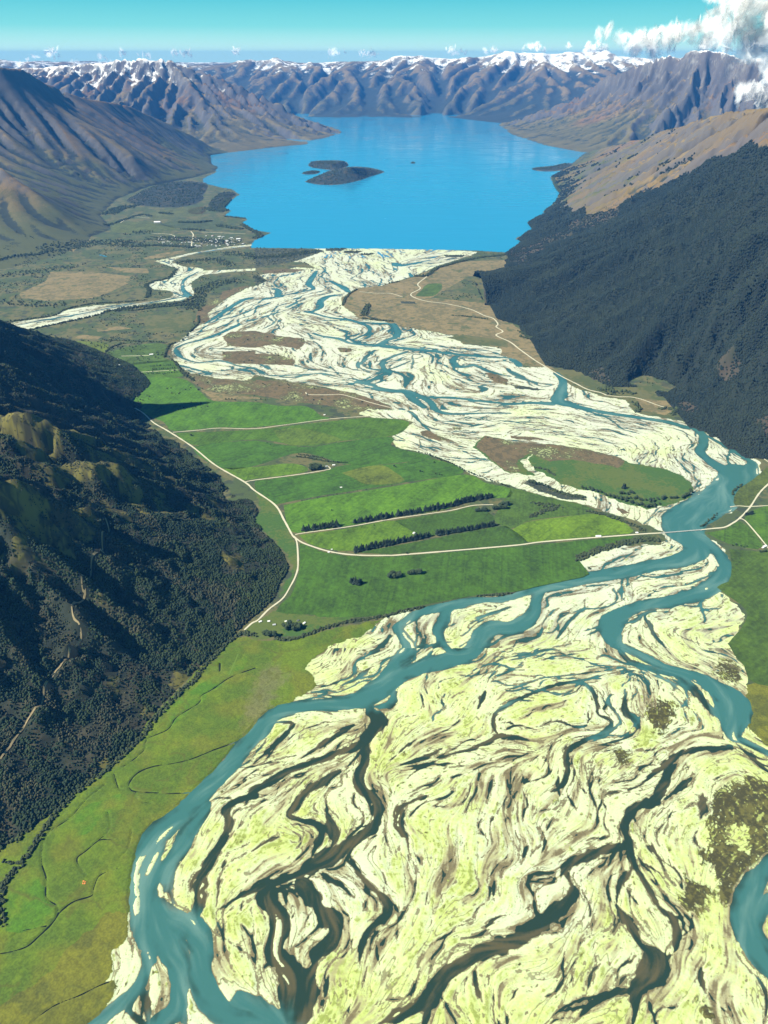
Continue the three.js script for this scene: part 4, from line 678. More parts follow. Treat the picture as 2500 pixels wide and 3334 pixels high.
// forest on the mountainside stops at a ragged tree line
const treeLine = read('E4:1720,60 1659,100 1600,95 1500,120 1400,175 1330,200 1250,250 1180,290 1100,300 1040,330 1000,372 930,384 860,380 800,370 755,356').map(p => onHill(rhill, p[0], p[1])).filter(Boolean);
const woodEdge = [...treeLine, ...footOf('E4:735,348 690,390 622,434 572,504 520,568 500,600'), [900, -8600], [900, -3300], [9500, -3300], [9500, -6500]];
const wooded = (x, z) => inside(woodEdge, x + 160 * fbm(x / 300, z / 300, 4), z + 160 * fbm(x / 300 + 50, z / 300, 4));
const bareBits = [['D3', 560, 930, 60], ['D3', 880, 1030, 40], ['D3', 1150, 1140, 30], ['D3', 1420, 890, 60], ['C6', 1640, 200, 60], ['D3', 100, 130, 220], ['D3', 260, 60, 200], ['D3', 60, 200, 120], ['E4', 900, 420, 260]].map(([s, x, y, r]) => { const q = SHEET[s], p = onHill(rhill, q[0] + x * q[2], q[1] + y * q[2]); return p && [p[0], p[1], r]; }).filter(Boolean);
const bare = (x, z) => { const n = 70 * fbm(x / 90, z / 90, 4); for (const p of bareBits) if (Math.hypot(x - p[0], (z - p[1]) * .7) + n < p[2]) return true; return false; };
const tops = alpine(2300, { green: .9, gully: 1.5 });
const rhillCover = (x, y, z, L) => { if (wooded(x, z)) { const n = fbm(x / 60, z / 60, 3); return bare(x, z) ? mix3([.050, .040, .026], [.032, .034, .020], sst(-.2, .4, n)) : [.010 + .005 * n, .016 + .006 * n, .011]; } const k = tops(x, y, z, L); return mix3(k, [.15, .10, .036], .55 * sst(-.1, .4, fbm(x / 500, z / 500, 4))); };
{ const paintWith = (L, cover, W) => { const col = new Uint8Array(W * W * 4); for (let j = 0; j < W; j++) for (let i = 0; i < W; i++) { const x = L.x0 + (L.x1 - L.x0) * (i + .5) / W, z = L.z0 + (L.z1 - L.z0) * (j + .5) / W, y = L.at(x, z), o = (j * W + i) * 4; col[o + 3] = 255; const c = y < -5.9 ? TC.bush : cover(x, y, z, L); col[o] = e8(c[0]); col[o + 1] = e8(c[1]); col[o + 2] = e8(c[2]); } const t = new THREE.DataTexture(col, W, W); t.colorSpace = THREE.SRGBColorSpace; t.magFilter = THREE.LinearFilter; t.needsUpdate = true; L.mesh.material.map = t; };
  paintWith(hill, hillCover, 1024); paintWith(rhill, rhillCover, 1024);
  for (const L of LAND_FORM) if (L !== hill && L !== rhill) L.finish(); }
const groundAt = (x, z) => { let y = floorAt(x, z); for (const L of LAND_FORM) if (x > L.x0 && x < L.x1 && z > L.z0 && z < L.z1) y = Math.max(y, L.at(x, z)); return y; };
const inView = (x, y, z, m = 1.06) => { const c = -z * CP + (EYE - y) * SP; if (c < 50) return false; const u = x / c, v = ((y - EYE) * CP + -z * SP) / c, t = Math.tan(VFOV * Math.PI / 360); return Math.abs(u) < t * .75 * m + 60 / c && Math.abs(v) < t * m; };

// a ragged crown for woods seen from afar, leafy lumps in three makes
function lump(k, squash) { const g = mergeVertices(new THREE.IcosahedronGeometry(1, 1).deleteAttribute('uv').deleteAttribute('normal')), p = g.attributes.position; for (let i = 0; i < p.count; i++) { const x = p.getX(i), y = p.getY(i), z = p.getZ(i), r = .72 + .55 * (.5 + .5 * vn(x * 2.3 + k * 13, z * 2.3 + y * 3.1)); p.setXYZ(i, x * r, y * r * squash, z * r); } const f = g.toNonIndexed(); f.computeVertexNormals(); return f; }
const CROWNS = [lump(1, 1.15), lump(2, .95), lump(3, 1.35)];
function woods(name, label, list, color) {   // list of [x, y, z, radius, shade]
  CROWNS.forEach((geo, v) => {
    const some = list.filter((_, i) => i % 3 === v), im = new THREE.InstancedMesh(geo, mat(1, 1, 1), some.length), m = new THREE.Matrix4(), q = new THREE.Quaternion(), up = new THREE.Vector3(0, 1, 0), c = new THREE.Color();
    some.forEach(([x, y, z, r, s], i) => { q.setFromAxisAngle(up, rnd() * 6.283); const w = r * (.85 + .3 * rnd()); m.compose(new THREE.Vector3(x, y + r * .55, z), q, new THREE.Vector3(w, r * (.9 + .4 * rnd()), w)); im.setMatrixAt(i, m); const k = color(x, z, s); im.setColorAt(i, c.setRGB(k[0], k[1], k[2])); });
    stuff(im, name, label);
  });
}
{ // wooded hill
  const list = [], st = 6.3;
  for (let z = -5600; z < -700; z += st) for (let x = -3000; x < -150; x += st) {
    const a = x + (rnd() - .5) * st, b = z + (rnd() - .5) * st, y = hill.at(a, b); if (y < 3 || !inView(a, y, b)) continue;
    const o = openness(a, b); if (rnd() < o * (.45 + .45 * sst(-.1, .3, fbm(a / 14, b / 14, 2))) || trackGap(a, b)) continue;
    const th = fbm(a / 55, b / 55, 3) + .6 * fbm(a / 260 + 3, b / 260, 2); if (rnd() < .55 * sst(.05, .4, th)) continue;
    list.push([a, y, b, (o > .2 ? 2.2 : 2.7 + 2.3 * rnd()) * (1 - .35 * sst(.0, .4, th)), rnd()]);
  }
  woods('forest', 'dense dark beech forest covering the steep hill above the farm road', list, (x, z, s) => { const n = fbm(x / 120 + 20, z / 120, 3); let k = mix3([.012, .029, .014], [.036, .056, .016], clamp(s * .8 + n * .8, 0, 1)); if (fbm(x / 90 + 5, z / 90, 3) > .22) k = mix3(k, [.085, .066, .040], .6 * s); return k; });
}
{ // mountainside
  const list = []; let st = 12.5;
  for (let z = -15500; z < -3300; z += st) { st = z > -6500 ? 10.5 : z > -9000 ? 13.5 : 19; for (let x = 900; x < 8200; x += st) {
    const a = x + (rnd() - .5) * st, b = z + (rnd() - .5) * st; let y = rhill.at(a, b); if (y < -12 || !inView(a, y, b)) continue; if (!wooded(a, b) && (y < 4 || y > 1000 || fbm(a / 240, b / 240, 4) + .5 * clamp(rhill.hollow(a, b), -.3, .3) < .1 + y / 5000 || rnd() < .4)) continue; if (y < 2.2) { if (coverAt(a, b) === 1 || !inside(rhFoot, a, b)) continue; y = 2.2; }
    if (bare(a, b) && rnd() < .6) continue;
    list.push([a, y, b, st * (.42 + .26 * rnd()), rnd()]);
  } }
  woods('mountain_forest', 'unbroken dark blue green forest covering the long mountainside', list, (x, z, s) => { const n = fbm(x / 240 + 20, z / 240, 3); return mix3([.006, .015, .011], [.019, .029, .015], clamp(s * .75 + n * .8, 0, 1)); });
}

// ---------------------------------------------------------------- paddocks
const grassTex = (() => { const S = 512, d = new Uint8Array(S * S * 4); for (let j = 0; j < S; j++) for (let i = 0; i < S; i++) { const per = (f, o) => vn((i / S * f) % f + o, (j / S * f) % f + o); const a = (.5 + .5 * fbm(i / 9, j / 9, 3)) * .5 + .5 * (.5 + .5 * fbm(i / 60 + 40, j / 60, 4)), v = clamp(.62 + 1.15 * (a - .5) + .14 * vn(i / 1.7, j / 1.7) + .1 * vn(i / 5, j / 90), .2, 1), o = (j * S + i) * 4; d[o] = e8(clamp(v * (1 + .25 * (a - .5)), 0, 1)); d[o + 1] = e8(v); d[o + 2] = e8(v * .9); d[o + 3] = 255; } const t = new THREE.DataTexture(d, S, S); t.colorSpace = THREE.SRGBColorSpace; t.wrapS = t.wrapT = THREE.MirroredRepeatWrapping; t.magFilter = THREE.LinearFilter; t.needsUpdate = true; return t; })();
function paddock(label, outline, rgb, turn = 0, lift = 0) {
  const p = trace(outline), sh = new THREE.Shape(smooth([...p, p[0]].map(q => [q[0], -q[1]]), 60).map(q => new THREE.Vector2(q[0], q[1]))), g = new THREE.ShapeGeometry(sh); g.rotateX(-Math.PI / 2); g.translate(0, 2.35 + lift, 0);
  const a = g.attributes.position, u = g.attributes.uv; for (let i = 0; i < u.count; i++) u.setXY(i, (a.getX(i) * Math.cos(turn) + a.getZ(i) * Math.sin(turn)) / 700, (a.getZ(i) * Math.cos(turn) - a.getX(i) * Math.sin(turn)) / 700);
  return land(new THREE.Mesh(g, new THREE.MeshStandardMaterial({ map: grassTex, color: lin(rgb[0] * 1.6, rgb[1] * 1.6, rgb[2] * 1.6), roughness: 1 })), 'field', label);
}
const GREEN = { bright: [0.048, 0.126, 0.005], deep: [0.035, 0.097, 0.006], mid: [0.046, 0.105, 0.005], lime: [0.064, 0.130, 0.005], drab: [.075, .105, .014], far: [.048, .090, .014], dark: [0.031, 0.074, 0.005] };
paddock('bright green field crossed by the shadow of the hill', 'D1:765,1010 870,965 1175,965 1290,1040 1390,1112 1659,1120 C5:150,45 340,50 430,112 480,130 0,183 C4:1400,186 1135,208 1065,150 935,88', GREEN.bright, .2);
paddock('far green paddock below the striped tree rows', 'D1:800,1000 790,900 880,865 1130,850 1165,905 1180,955 880,960', GREEN.mid, .5);
paddock('olive paddock around the farm tracks near the hill foot', 'D1:690,800 900,745 1085,745 1060,830 1110,850 800,880 720,850', GREEN.far, .8);
paddock('drab flat paddock stretching to the side stream', 'D1:230,690 480,720 690,735 680,800 560,830 420,825', GREEN.drab, .4);
paddock('dark green paddock between the upper lane and the brown strip', 'C4:1145,222 1659,199 C5:490,145 740,123 970,138 1000,168 900,238 560,274 330,307 0,264 C4:1260,300', GREEN.mid, .3);
paddock('brownish patch of pasture inside the dark green paddock', 'C5:120,205 300,190 560,265 320,302 190,290', [.066, .112, .010], .3, .2);
paddock('deep green paddock holding the hedge clump', 'C5:0,270 330,313 560,280 890,246 885,290 920,320 1130,367 1150,384 900,419 600,424 300,350 0,436 C4:1440,450 1265,312', GREEN.deep, .9);
paddock('light green paddock west of the homestead trees', 'C5:0,444 250,420 340,472 0,519 C4:1590,530 1450,455', GREEN.lime, .1);
paddock('teal green paddock below the homestead lane', 'C5:0,535 350,489 450,472 600,428 900,426 1160,392 1360,479 1000,539 700,589 430,629 175,679 135,686 8,600', GREEN.deep, 1.1);
paddock('dry olive patch beside a small pond', 'C5:565,482 700,445 830,432 900,470 975,530 870,556 720,555 650,520', [.082, .112, .012], 1.1, .2);
paddock('broad light green paddock between the shrub line and the long tree row', 'C5:187,692 430,642 700,602 1000,552 1370,492 1500,547 1659,582 1659,640 1500,645 1400,655 1250,716 900,771 620,823 275,873 232,862 203,790', [.058, .140, .005], .6);
paddock('bright lime paddock between the two tree rows', 'C5:288,887 620,840 900,792 1000,850 1060,880 880,935 640,986 490,982 350,942', GREEN.lime, .35);
paddock('dark green paddock at the river end of the tree rows', 'C5:905,792 1250,739 1430,702 1555,765 1562,800 1150,892 1062,880', GREEN.dark, .35);
paddock('narrow dark paddock between the lower tree row and the bridge road', 'C5:665,1000 1150,912 1570,832 1659,842 C6:115,924 0,939 C5:1000,1002 850,1009', GREEN.dark, .35);
paddock('humpy bright green pasture by the bridge road shed', 'C6:10,845 100,795 300,765 560,738 700,772 795,848 770,866 600,878 120,920', [.085, .155, .006], .7);
paddock('rough green pasture with dark scrub above the humpy pasture', 'C5:1565,800 1560,760 1600,700 1659,600 C6:0,570 180,615 300,645 480,685 545,732 300,760 100,790 0,838', [.045, .090, .010], .2);
paddock('large dark green field south of the bridge road with tree clumps', 'C5:292,938 350,962 480,1005 640,1024 850,1028 1000,1020 1659,965 C6:0,955 500,907 800,882 690,935 530,985 440,1035 510,1125 390,1162 150,1212 40,1240 B2:1500,170 1250,212 1000,262 830,308 640,322 420,322 380,306 135,284 232,180 272,80 287,20', [.034, .088, .005], .15);
paddock('green triangle of pasture beside the bridge end', 'C6:1255,862 1390,838 1480,787 1630,945 1590,968 1400,930 1290,875', GREEN.mid, .4);
paddock('dark green flats along the side arm of the river', 'C6:1412,965 1600,982 1720,985 1720,1300 B3:1720,700 1659,760 1535,720 1512,640 1442,560 1405,490 1485,390 1528,300 1475,230 1330,125 1405,88 1425,0', [.042, .082, .006], .9);
paddock('green field between the two farm roads past the bridge', 'C6:1560,718 1720,690 1720,985 1640,940 1505,778', GREEN.mid, .4);
paddock('green fringe field between the river and the forest road', 'C6:1480,570 1545,530 1620,470 1659,440 1659,540 1590,620 1540,690 1450,690 1440,630', [.060, .085, .012], .4);
paddock('small green paddock on the delta flats', 'D2:1045,430 1085,390 1125,352 1205,348 1215,378 1160,428', GREEN.far, .4);
for (const [label, o, c] of [
  ['pale green paddock beside the township with a cream building', 'E3:490,435 640,430 760,455 720,465 500,475', [.065, .085, .024]],
  ['green paddock behind the township below the scrub hummock', 'E3:640,400 690,380 860,365 890,370 870,400 760,410 660,420', [.07, .085, .03]],
  ['straw coloured paddock by the wooded headland', 'E3:820,370 890,366 870,395 815,390', TC.tussock2],
  ['olive paddock by the lake shore trees', 'E3:690,440 760,425 920,420 980,440 930,460 760,455', [.045, .065, .025]],
]) paddock(label, o, c);

// ---------------------------------------------------------------- roads, tracks, bridge
const ROADMAT = mat(.50, .47, .34), TRACKMAT = mat(.33, .30, .17);
function ribbon(pts, width, yOf, m = ROADMAT) {
  const n = pts.length, pos = [], idx = [];
  for (let i = 0; i < n; i++) { const a = pts[Math.max(0, i - 1)], b = pts[Math.min(n - 1, i + 1)], l = Math.hypot(b[0] - a[0], b[1] - a[1]) || 1, nx = -(b[1] - a[1]) / l, nz = (b[0] - a[0]) / l, w = width / 2 * (1 + .18 * vn(i * .4, width)); for (const s of [-1, 1]) { const x = pts[i][0] + nx * w * s, z = pts[i][1] + nz * w * s; pos.push(x, yOf(x, z), z); } if (i) { const o = i * 2; idx.push(o - 2, o - 1, o, o - 1, o + 1, o); } }
  const g = new THREE.BufferGeometry(); g.setAttribute('position', new THREE.Float32BufferAttribute(pos, 3)); g.setIndex(idx); g.computeVertexNormals(); const nn = g.attributes.normal; if (nn.getY(0) < 0) { for (let i = 0; i < idx.length; i += 3) [idx[i], idx[i + 1]] = [idx[i + 1], idx[i]]; g.setIndex(idx); g.computeVertexNormals(); }
  return new THREE.Mesh(g, m);
}
const flatRoad = (label, str, w, y = 2.62, m) => land(ribbon(smooth(trace(str), 12), w, () => y, m), 'road', label);
const BR_A = trace('C6:975,862')[0], BR_B = trace('C6:1222,842')[0];
flatRoad('pale gravel road along the foot of the wooded hill', 'D1:640,910 700,950 745,990 755,1000 735,1035 760,1070 830,1130 930,1190 C4:1000,155 1090,207 1250,310 1400,430 1590,540 1655,595 C5:130,690 190,790 245,890 262,905', 9);
flatRoad('pale gravel road curving away to the bridge', 'C5:250,892 290,925 350,952 480,992 640,1015 850,1019 1000,1011 1659,956 C6:200,920 500,895 700,880 860,868 975,862', 8.5, 2.68);
flatRoad('pale road running round the toe of the hill to the cottages', 'C5:262,905 275,950 280,1080 265,1150 230,1220 180,1299 B2:90,270 20,340 B1:1640,360 1590,405', 7, 2.74);
flatRoad('pale lane across the paddocks ending at a hedge', 'C4:1125,217 1300,202 1420,190 1659,193 C5:200,168 490,130 740,112', 6);
flatRoad('lane leading to the homestead trees', 'C4:1590,541 C5:0,528 200,503 350,482 440,466 490,455 470,435', 6.5);
flatRoad('lane running along the long tree row', 'C5:262,884 320,872 620,830 900,780 1250,730 1350,708 1430,692 1550,688', 5.5);
flatRoad('farm road from the bridge up the far bank', 'C6:1222,842 1300,834 1380,825 1430,800 1475,768 1540,700 1600,610 1659,550 1800,440', 8, 2.7);
flatRoad('straight farm lane between fields past the bridge', 'C6:1475,770 1510,782 1580,860 1659,955 1720,1020', 7, 2.64);
flatRoad('short stony track to the river bank', 'C6:1415,695 1470,688 1540,692 1659,686 1760,680', 6);
flatRoad('road leaving the tip of the forest', 'C6:1600,355 1640,390 1720,440', 7);
flatRoad('pale road winding between the delta and the forest', 'D2:1195,232 1120,300 1060,350 1075,380 1015,415 1040,440 1120,463 1250,480 1400,515 1490,555 1550,575 1580,610 1570,630 1612,660 1570,685 1659,728 D3:60,765 150,830 230,880 330,940 420,985 500,1025 580,1045 620,1062', 11);
flatRoad('pale track rejoining the forest edge by the gravel', 'D3:620,1062 700,1072 780,1074 850,1090 960,1130 1020,1145 1060,1165', 8);
flatRoad('short pale track near the delta scrub', 'D2:680,400 780,410 880,412 960,435', 9);
flatRoad('pale farm track beside the hill flats', 'D1:430,832 560,832 680,840 760,858', 8);
flatRoad('pale farm track to the striped tree rows', 'D1:770,915 780,930 960,922 1160,910', 7);
flatRoad('pale farm track to a shed on the flats', 'D1:790,820 900,818 975,815', 7);
flatRoad('pale track through the brown terrace', 'D2:330,1055 350,1070 480,1072 560,1070 640,1090 780,1130 900,1160', 7, 2.3);
flatRoad('bright street running through the township', 'E3:825,470 835,485 830,510 825,540', 14, 2.7);
flatRoad('lakefront road of the township', 'E3:655,478 730,482 760,492', 12, 2.7);
flatRoad('road behind the township trees', 'E3:870,472 960,476 1060,480', 12, 2.7);
flatRoad('pale road on the green flats near the cream building', 'E3:520,432 570,408 650,412', 11, 2.7);
flatRoad('track from the flat to the orange bundles', 'B1:1490,700 1530,610 1550,560', 5, 2.6, mat(.10, .17, .02));
for (const [t, l] of [[hillTrack, 'narrow dirt track climbing the wooded hill'], [hillTrack2, 'faint side track branching off on the wooded hill']]) land(ribbon(t, 5, (x, z) => hill.at(x, z) + 1.6, mat(.26, .205, .11)), 'path', l);
{ // bridge
  const b = new THREE.Group(), L = Math.hypot(BR_B[0] - BR_A[0], BR_B[1] - BR_A[1]), conc = mat(.36, .36, .33, .9), part = (name, w, h, d, x, y, z, m = conc) => { const o = new THREE.Mesh(new THREE.BoxGeometry(w, h, d), m); o.position.set(x, y, z); o.name = name; b.add(o); };
  b.position.set((BR_A[0] + BR_B[0]) / 2, 0, (BR_A[1] + BR_B[1]) / 2); b.rotation.y = -Math.atan2(BR_B[1] - BR_A[1], BR_B[0] - BR_A[0]);
  part('deck', L + 12, .5, 5.6, 0, 2.45, 0); for (const s of [-1, 1]) { part('girder', L + 6, 1.1, .5, 0, 1.65, s * 2); part('railing', L + 8, .22, .18, 0, 3.7, s * 2.7, mat(.5, .5, .48, .7)); for (let k = 0; k <= 26; k++) part('railing_post', .2, 1, .2, -L / 2 + L * k / 26, 3.2, s * 2.7, conc); part('abutment', 5, 3.6, 6.6, s * (L / 2 + 4), .4, 0); }
  for (let k = 1; k < 9; k++) { part('pier', 1.1, 4, 4.6, -L / 2 + L * k / 9, -.9, 0); }
  put(b, 'bridge', 'long narrow single lane bridge on piers across the blue green river', 'bridge');
}

// ---------------------------------------------------------------- trees that stand apart
const BARK = mat(.10, .07, .045), LEAF = [mat(.026, .046, .020), mat(.036, .058, .020), mat(.018, .034, .022), mat(.05, .075, .02)];
function makeTree(kind, v) {   // 1 m high; conifers narrow, broadleaf round
  const g = new THREE.Group(), bits = [], n = kind === 'conifer' ? 34 : 30;
  const trunk = new THREE.Mesh(new THREE.CylinderGeometry(.012, .03, .55, 6), BARK); trunk.position.y = .26; trunk.name = 'trunk'; g.add(trunk);
  for (let i = 0; i < n; i++) { const t = (i + .5) / n, a = i * 2.4 + v, y = kind === 'conifer' ? .1 + .84 * t : .26 + .6 * t, R = kind === 'conifer' ? .26 * (1 - t) ** .8 + .02 : .34 * Math.sqrt(Math.max(0, 1 - (2 * t - .95) ** 2)), r = (kind === 'conifer' ? .085 * (1.2 - t * .8) : .12) * (.75 + .6 * rnd()), q = lump(i + v * 7, .8).clone(), d = R * (.35 + .6 * rnd()); q.scale(r, r, r); q.rotateY(rnd() * 6); q.translate(Math.cos(a) * d, y, Math.sin(a) * d); bits.push(q); }
  const crown = new THREE.Mesh(mergeGeometries(bits), LEAF[kind === 'conifer' ? 2 : v % 2]); crown.name = 'crown'; g.add(crown); return g;
}
const TREES = { conifer: [0, 1, 2].map(v => makeTree('conifer', v)), broad: [0, 1, 2].map(v => makeTree('broad', v)) };
let nTrees = 0;
function tree(x, z, kind, size, name, label, group, leaf) {
  const t = TREES[kind][(nTrees++) % 3].clone(); if (leaf !== undefined) t.children[1].material = LEAF[leaf]; t.position.set(x, floorAt(x, z) + .2, z); t.rotation.y = rnd() * 6.28; const w = size * (.9 + .3 * rnd()); t.scale.set(w, size, w); return put(t, name, label, 'tree', group);
}
function treeRow(str, gap, kind, size, label, group, jitter = .25, skip = 0) {
  const p = smooth(trace(str), 2); let acc = 0; for (let i = 1; i < p.length; i++) { acc += Math.hypot(p[i][0] - p[i - 1][0], p[i][1] - p[i - 1][1]); if (acc >= gap) { acc -= gap; if (rnd() < skip) continue; tree(p[i][0] + (rnd() - .5) * gap * jitter * 2, p[i][1] + (rnd() - .5) * gap * jitter * 2, kind, size * (.75 + .5 * rnd()), kind === 'conifer' ? 'pine_tree' : 'broadleaf_tree', label, group); } }
}
treeRow('C5:635,998 900,945 1140,895', 10.5, 'conifer', 33, 'dark conifer in the unbroken lower shelter row', 'lower shelter row of conifers');
treeRow('C5:1170,888 1350,862 1555,825', 10.5, 'conifer', 29, 'dark conifer in the river end of the lower shelter row', 'river end of the lower shelter row');
treeRow('C5:300,862 352,855', 9, 'conifer', 31, 'dark conifer in the clump at the road end of the lane', 'clump at the road end of the lane');
treeRow('C5:370,855 420,845 540,828', 10, 'conifer', 34, 'dark conifer in the broken start of the lane row', 'broken start of the lane row');
treeRow('C5:630,812 760,790 890,768', 10, 'conifer', 31, 'dark conifer in the middle of the lane row', 'middle stretch of the lane row');
treeRow('C5:915,765 1000,750 1070,740', 10, 'conifer', 33, 'dark conifer beside the gap in the lane row', 'lane row beside the gap');
treeRow('C5:1095,735 1250,705 1400,665 1550,640', 10, 'conifer', 34, 'tall dark conifer in the river end of the lane row', 'river end of the lane row');
treeRow('C5:1425,735 1510,728', 10, 'broad', 20, 'dark tree in the grove where the lane ends', 'grove where the lane ends'); treeRow('C5:1540,720 1640,715', 10, 'broad', 24, 'dark tree in the grove where the lane ends', 'grove where the lane ends'); treeRow('C5:1570,695 1659,690', 12, 'broad', 24, 'dark tree in the grove where the lane ends', 'grove where the lane ends');
for (const [x, y, s] of [[625, 1200, 32], [655, 1205, 42], [680, 1208, 36], [668, 1212, 32], [690, 1200, 28], [640, 1195, 30]]) { const p = trace(`C5:${x},${y}`)[0]; tree(p[0], p[1], 'conifer', s, 'pine_tree', 'tall dark pine in the lone clump on the big field', 'lone pine clump on the big field'); }
treeRow('C5:855,1168 900,1165 950,1158', 10, 'broad', 22, 'rounded dark tree in the middle clump on the big field', 'middle clump on the big field'); treeRow('C5:870,1150 940,1145', 11, 'broad', 21, 'rounded dark tree in the middle clump on the big field', 'middle clump on the big field');
treeRow('C5:985,1143 1080,1136', 10, 'broad', 22, 'rounded dark tree in the far clump on the big field', 'far clump on the big field');
treeRow('C5:350,465 430,460', 9, 'broad', 26, 'tall dark tree at the homestead', 'homestead trees'); treeRow('C5:355,450 430,448', 10, 'broad', 26, 'tall dark tree at the homestead', 'homestead trees');
treeRow('C5:255,375 330,385 420,400 520,415 600,415', 11, 'broad', 10, 'low hedge tree behind the homestead', 'hedge behind the homestead'); treeRow('C5:270,362 400,380 480,400', 12, 'broad', 9, 'low hedge tree behind the homestead', 'hedge behind the homestead');
for (const [x, y, s] of [[905, 440, 12], [915, 445, 10], [1075, 475, 13], [1090, 478, 9], [1175, 490, 10], [1200, 495, 9], [1215, 498, 8], [1165, 415, 10], [500, 728, 9], [775, 825, 7], [985, 1008, 14], [80, 290, 8], [100, 300, 7]]) { const p = trace(`C5:${x},${y}`)[0]; tree(p[0], p[1], 'broad', s, 'broadleaf_tree', 'small lone tree in the paddocks', 'lone paddock trees'); }
{ const p = trace('C4:1243,240')[0]; tree(p[0], p[1], 'broad', 15, 'broadleaf_tree', 'single round tree beside the hill road below the shadow'); }
treeRow('C5:175,684 300,662 420,640 540,620 650,602 780,578 900,562', 26, 'broad', 6, 'low shrub in the boundary line between two paddocks', 'boundary shrubs', .3, .2);
treeRow('C5:1055,345 1130,365 1200,395 1260,415 1330,445 1390,480 1470,505 1540,535 1659,575', 15, 'broad', 10, 'bushy tree along the gravel bank of the river', 'bank trees', .4);
treeRow('C6:100,530 200,555 260,575', 13, 'broad', 17, 'dark tree on the scrub island in the gravel', 'scrub island trees', .5);
treeRow('C6:440,575 540,590 640,625 760,665 880,695 960,680', 12, 'broad', 17, 'dark tree on the river edge of the grassy island', 'grassy island trees', .7); treeRow('C6:700,640 800,640 900,660 1000,640 1120,630 1170,590', 12, 'broad', 17, 'dark tree on the river edge of the grassy island', 'grassy island trees', .8);
treeRow('C6:715,580 745,575', 9, 'conifer', 30, 'very tall dark conifer on the grassy island', 'tall island conifers', .6);
treeRow('C6:690,610 800,610', 12, 'broad', 16, 'dark tree on the river edge of the grassy island', 'grassy island trees', .8);
treeRow('C6:1505,750 1560,740', 6, 'conifer', 18, 'slim poplar beside the road junction', 'poplars by the road junction', .1);
treeRow('C6:1225,828 1290,770 1340,735', 11, 'broad', 11, 'bush on the river bank by the bridge end', 'bushes by the bridge end', .5);
treeRow('C6:1430,620 1440,590 1490,550', 12, 'broad', 13, 'tree on the far river bank above the bridge', 'far bank trees', .4);
treeRow('C6:1410,940 1540,955', 16, 'broad', 10, 'small tree in the hedge past the bridge', 'hedge past the bridge', .4); treeRow('C6:1590,985 1650,985', 10, 'broad', 13, 'tree beside the sheds past the bridge', 'trees beside the sheds', .4);
treeRow('D1:660,722 800,722 940,728 1085,735', 20, 'broad', 13, 'tree in the hedge line across the flats', 'hedge across the flats', .3);
treeRow('D1:960,888 1130,880', 16, 'conifer', 13, 'dark tree in the upper striped row', 'upper striped row'); treeRow('D1:975,910 1150,900', 16, 'conifer', 13, 'dark tree in the middle striped row', 'middle striped row'); treeRow('D1:980,940 1155,928', 16, 'conifer', 12, 'dark tree in the lower striped row', 'lower striped row');
for (const [x, y] of [[1470, 1105], [1490, 1103], [1510, 1104], [1530, 1108]]) { const p = trace(`D1:${x},${y}`)[0]; tree(p[0], p[1], 'broad', 12, 'broadleaf_tree', 'small dark tree on the far edge of the bright field', 'trees on the bright field edge'); }
treeRow('B2:50,430 100,445 130,450', 8, 'broad', 24, 'dark tree at the corner of the cottage garden', 'cottage corner trees', .6); treeRow('B2:165,385 230,380 300,395', 8, 'broad', 24, 'dense dark tree in the cottage grove', 'cottage grove', .9); treeRow('B2:180,400 290,405', 9, 'broad', 20, 'dense dark tree in the cottage grove', 'cottage grove', .9);

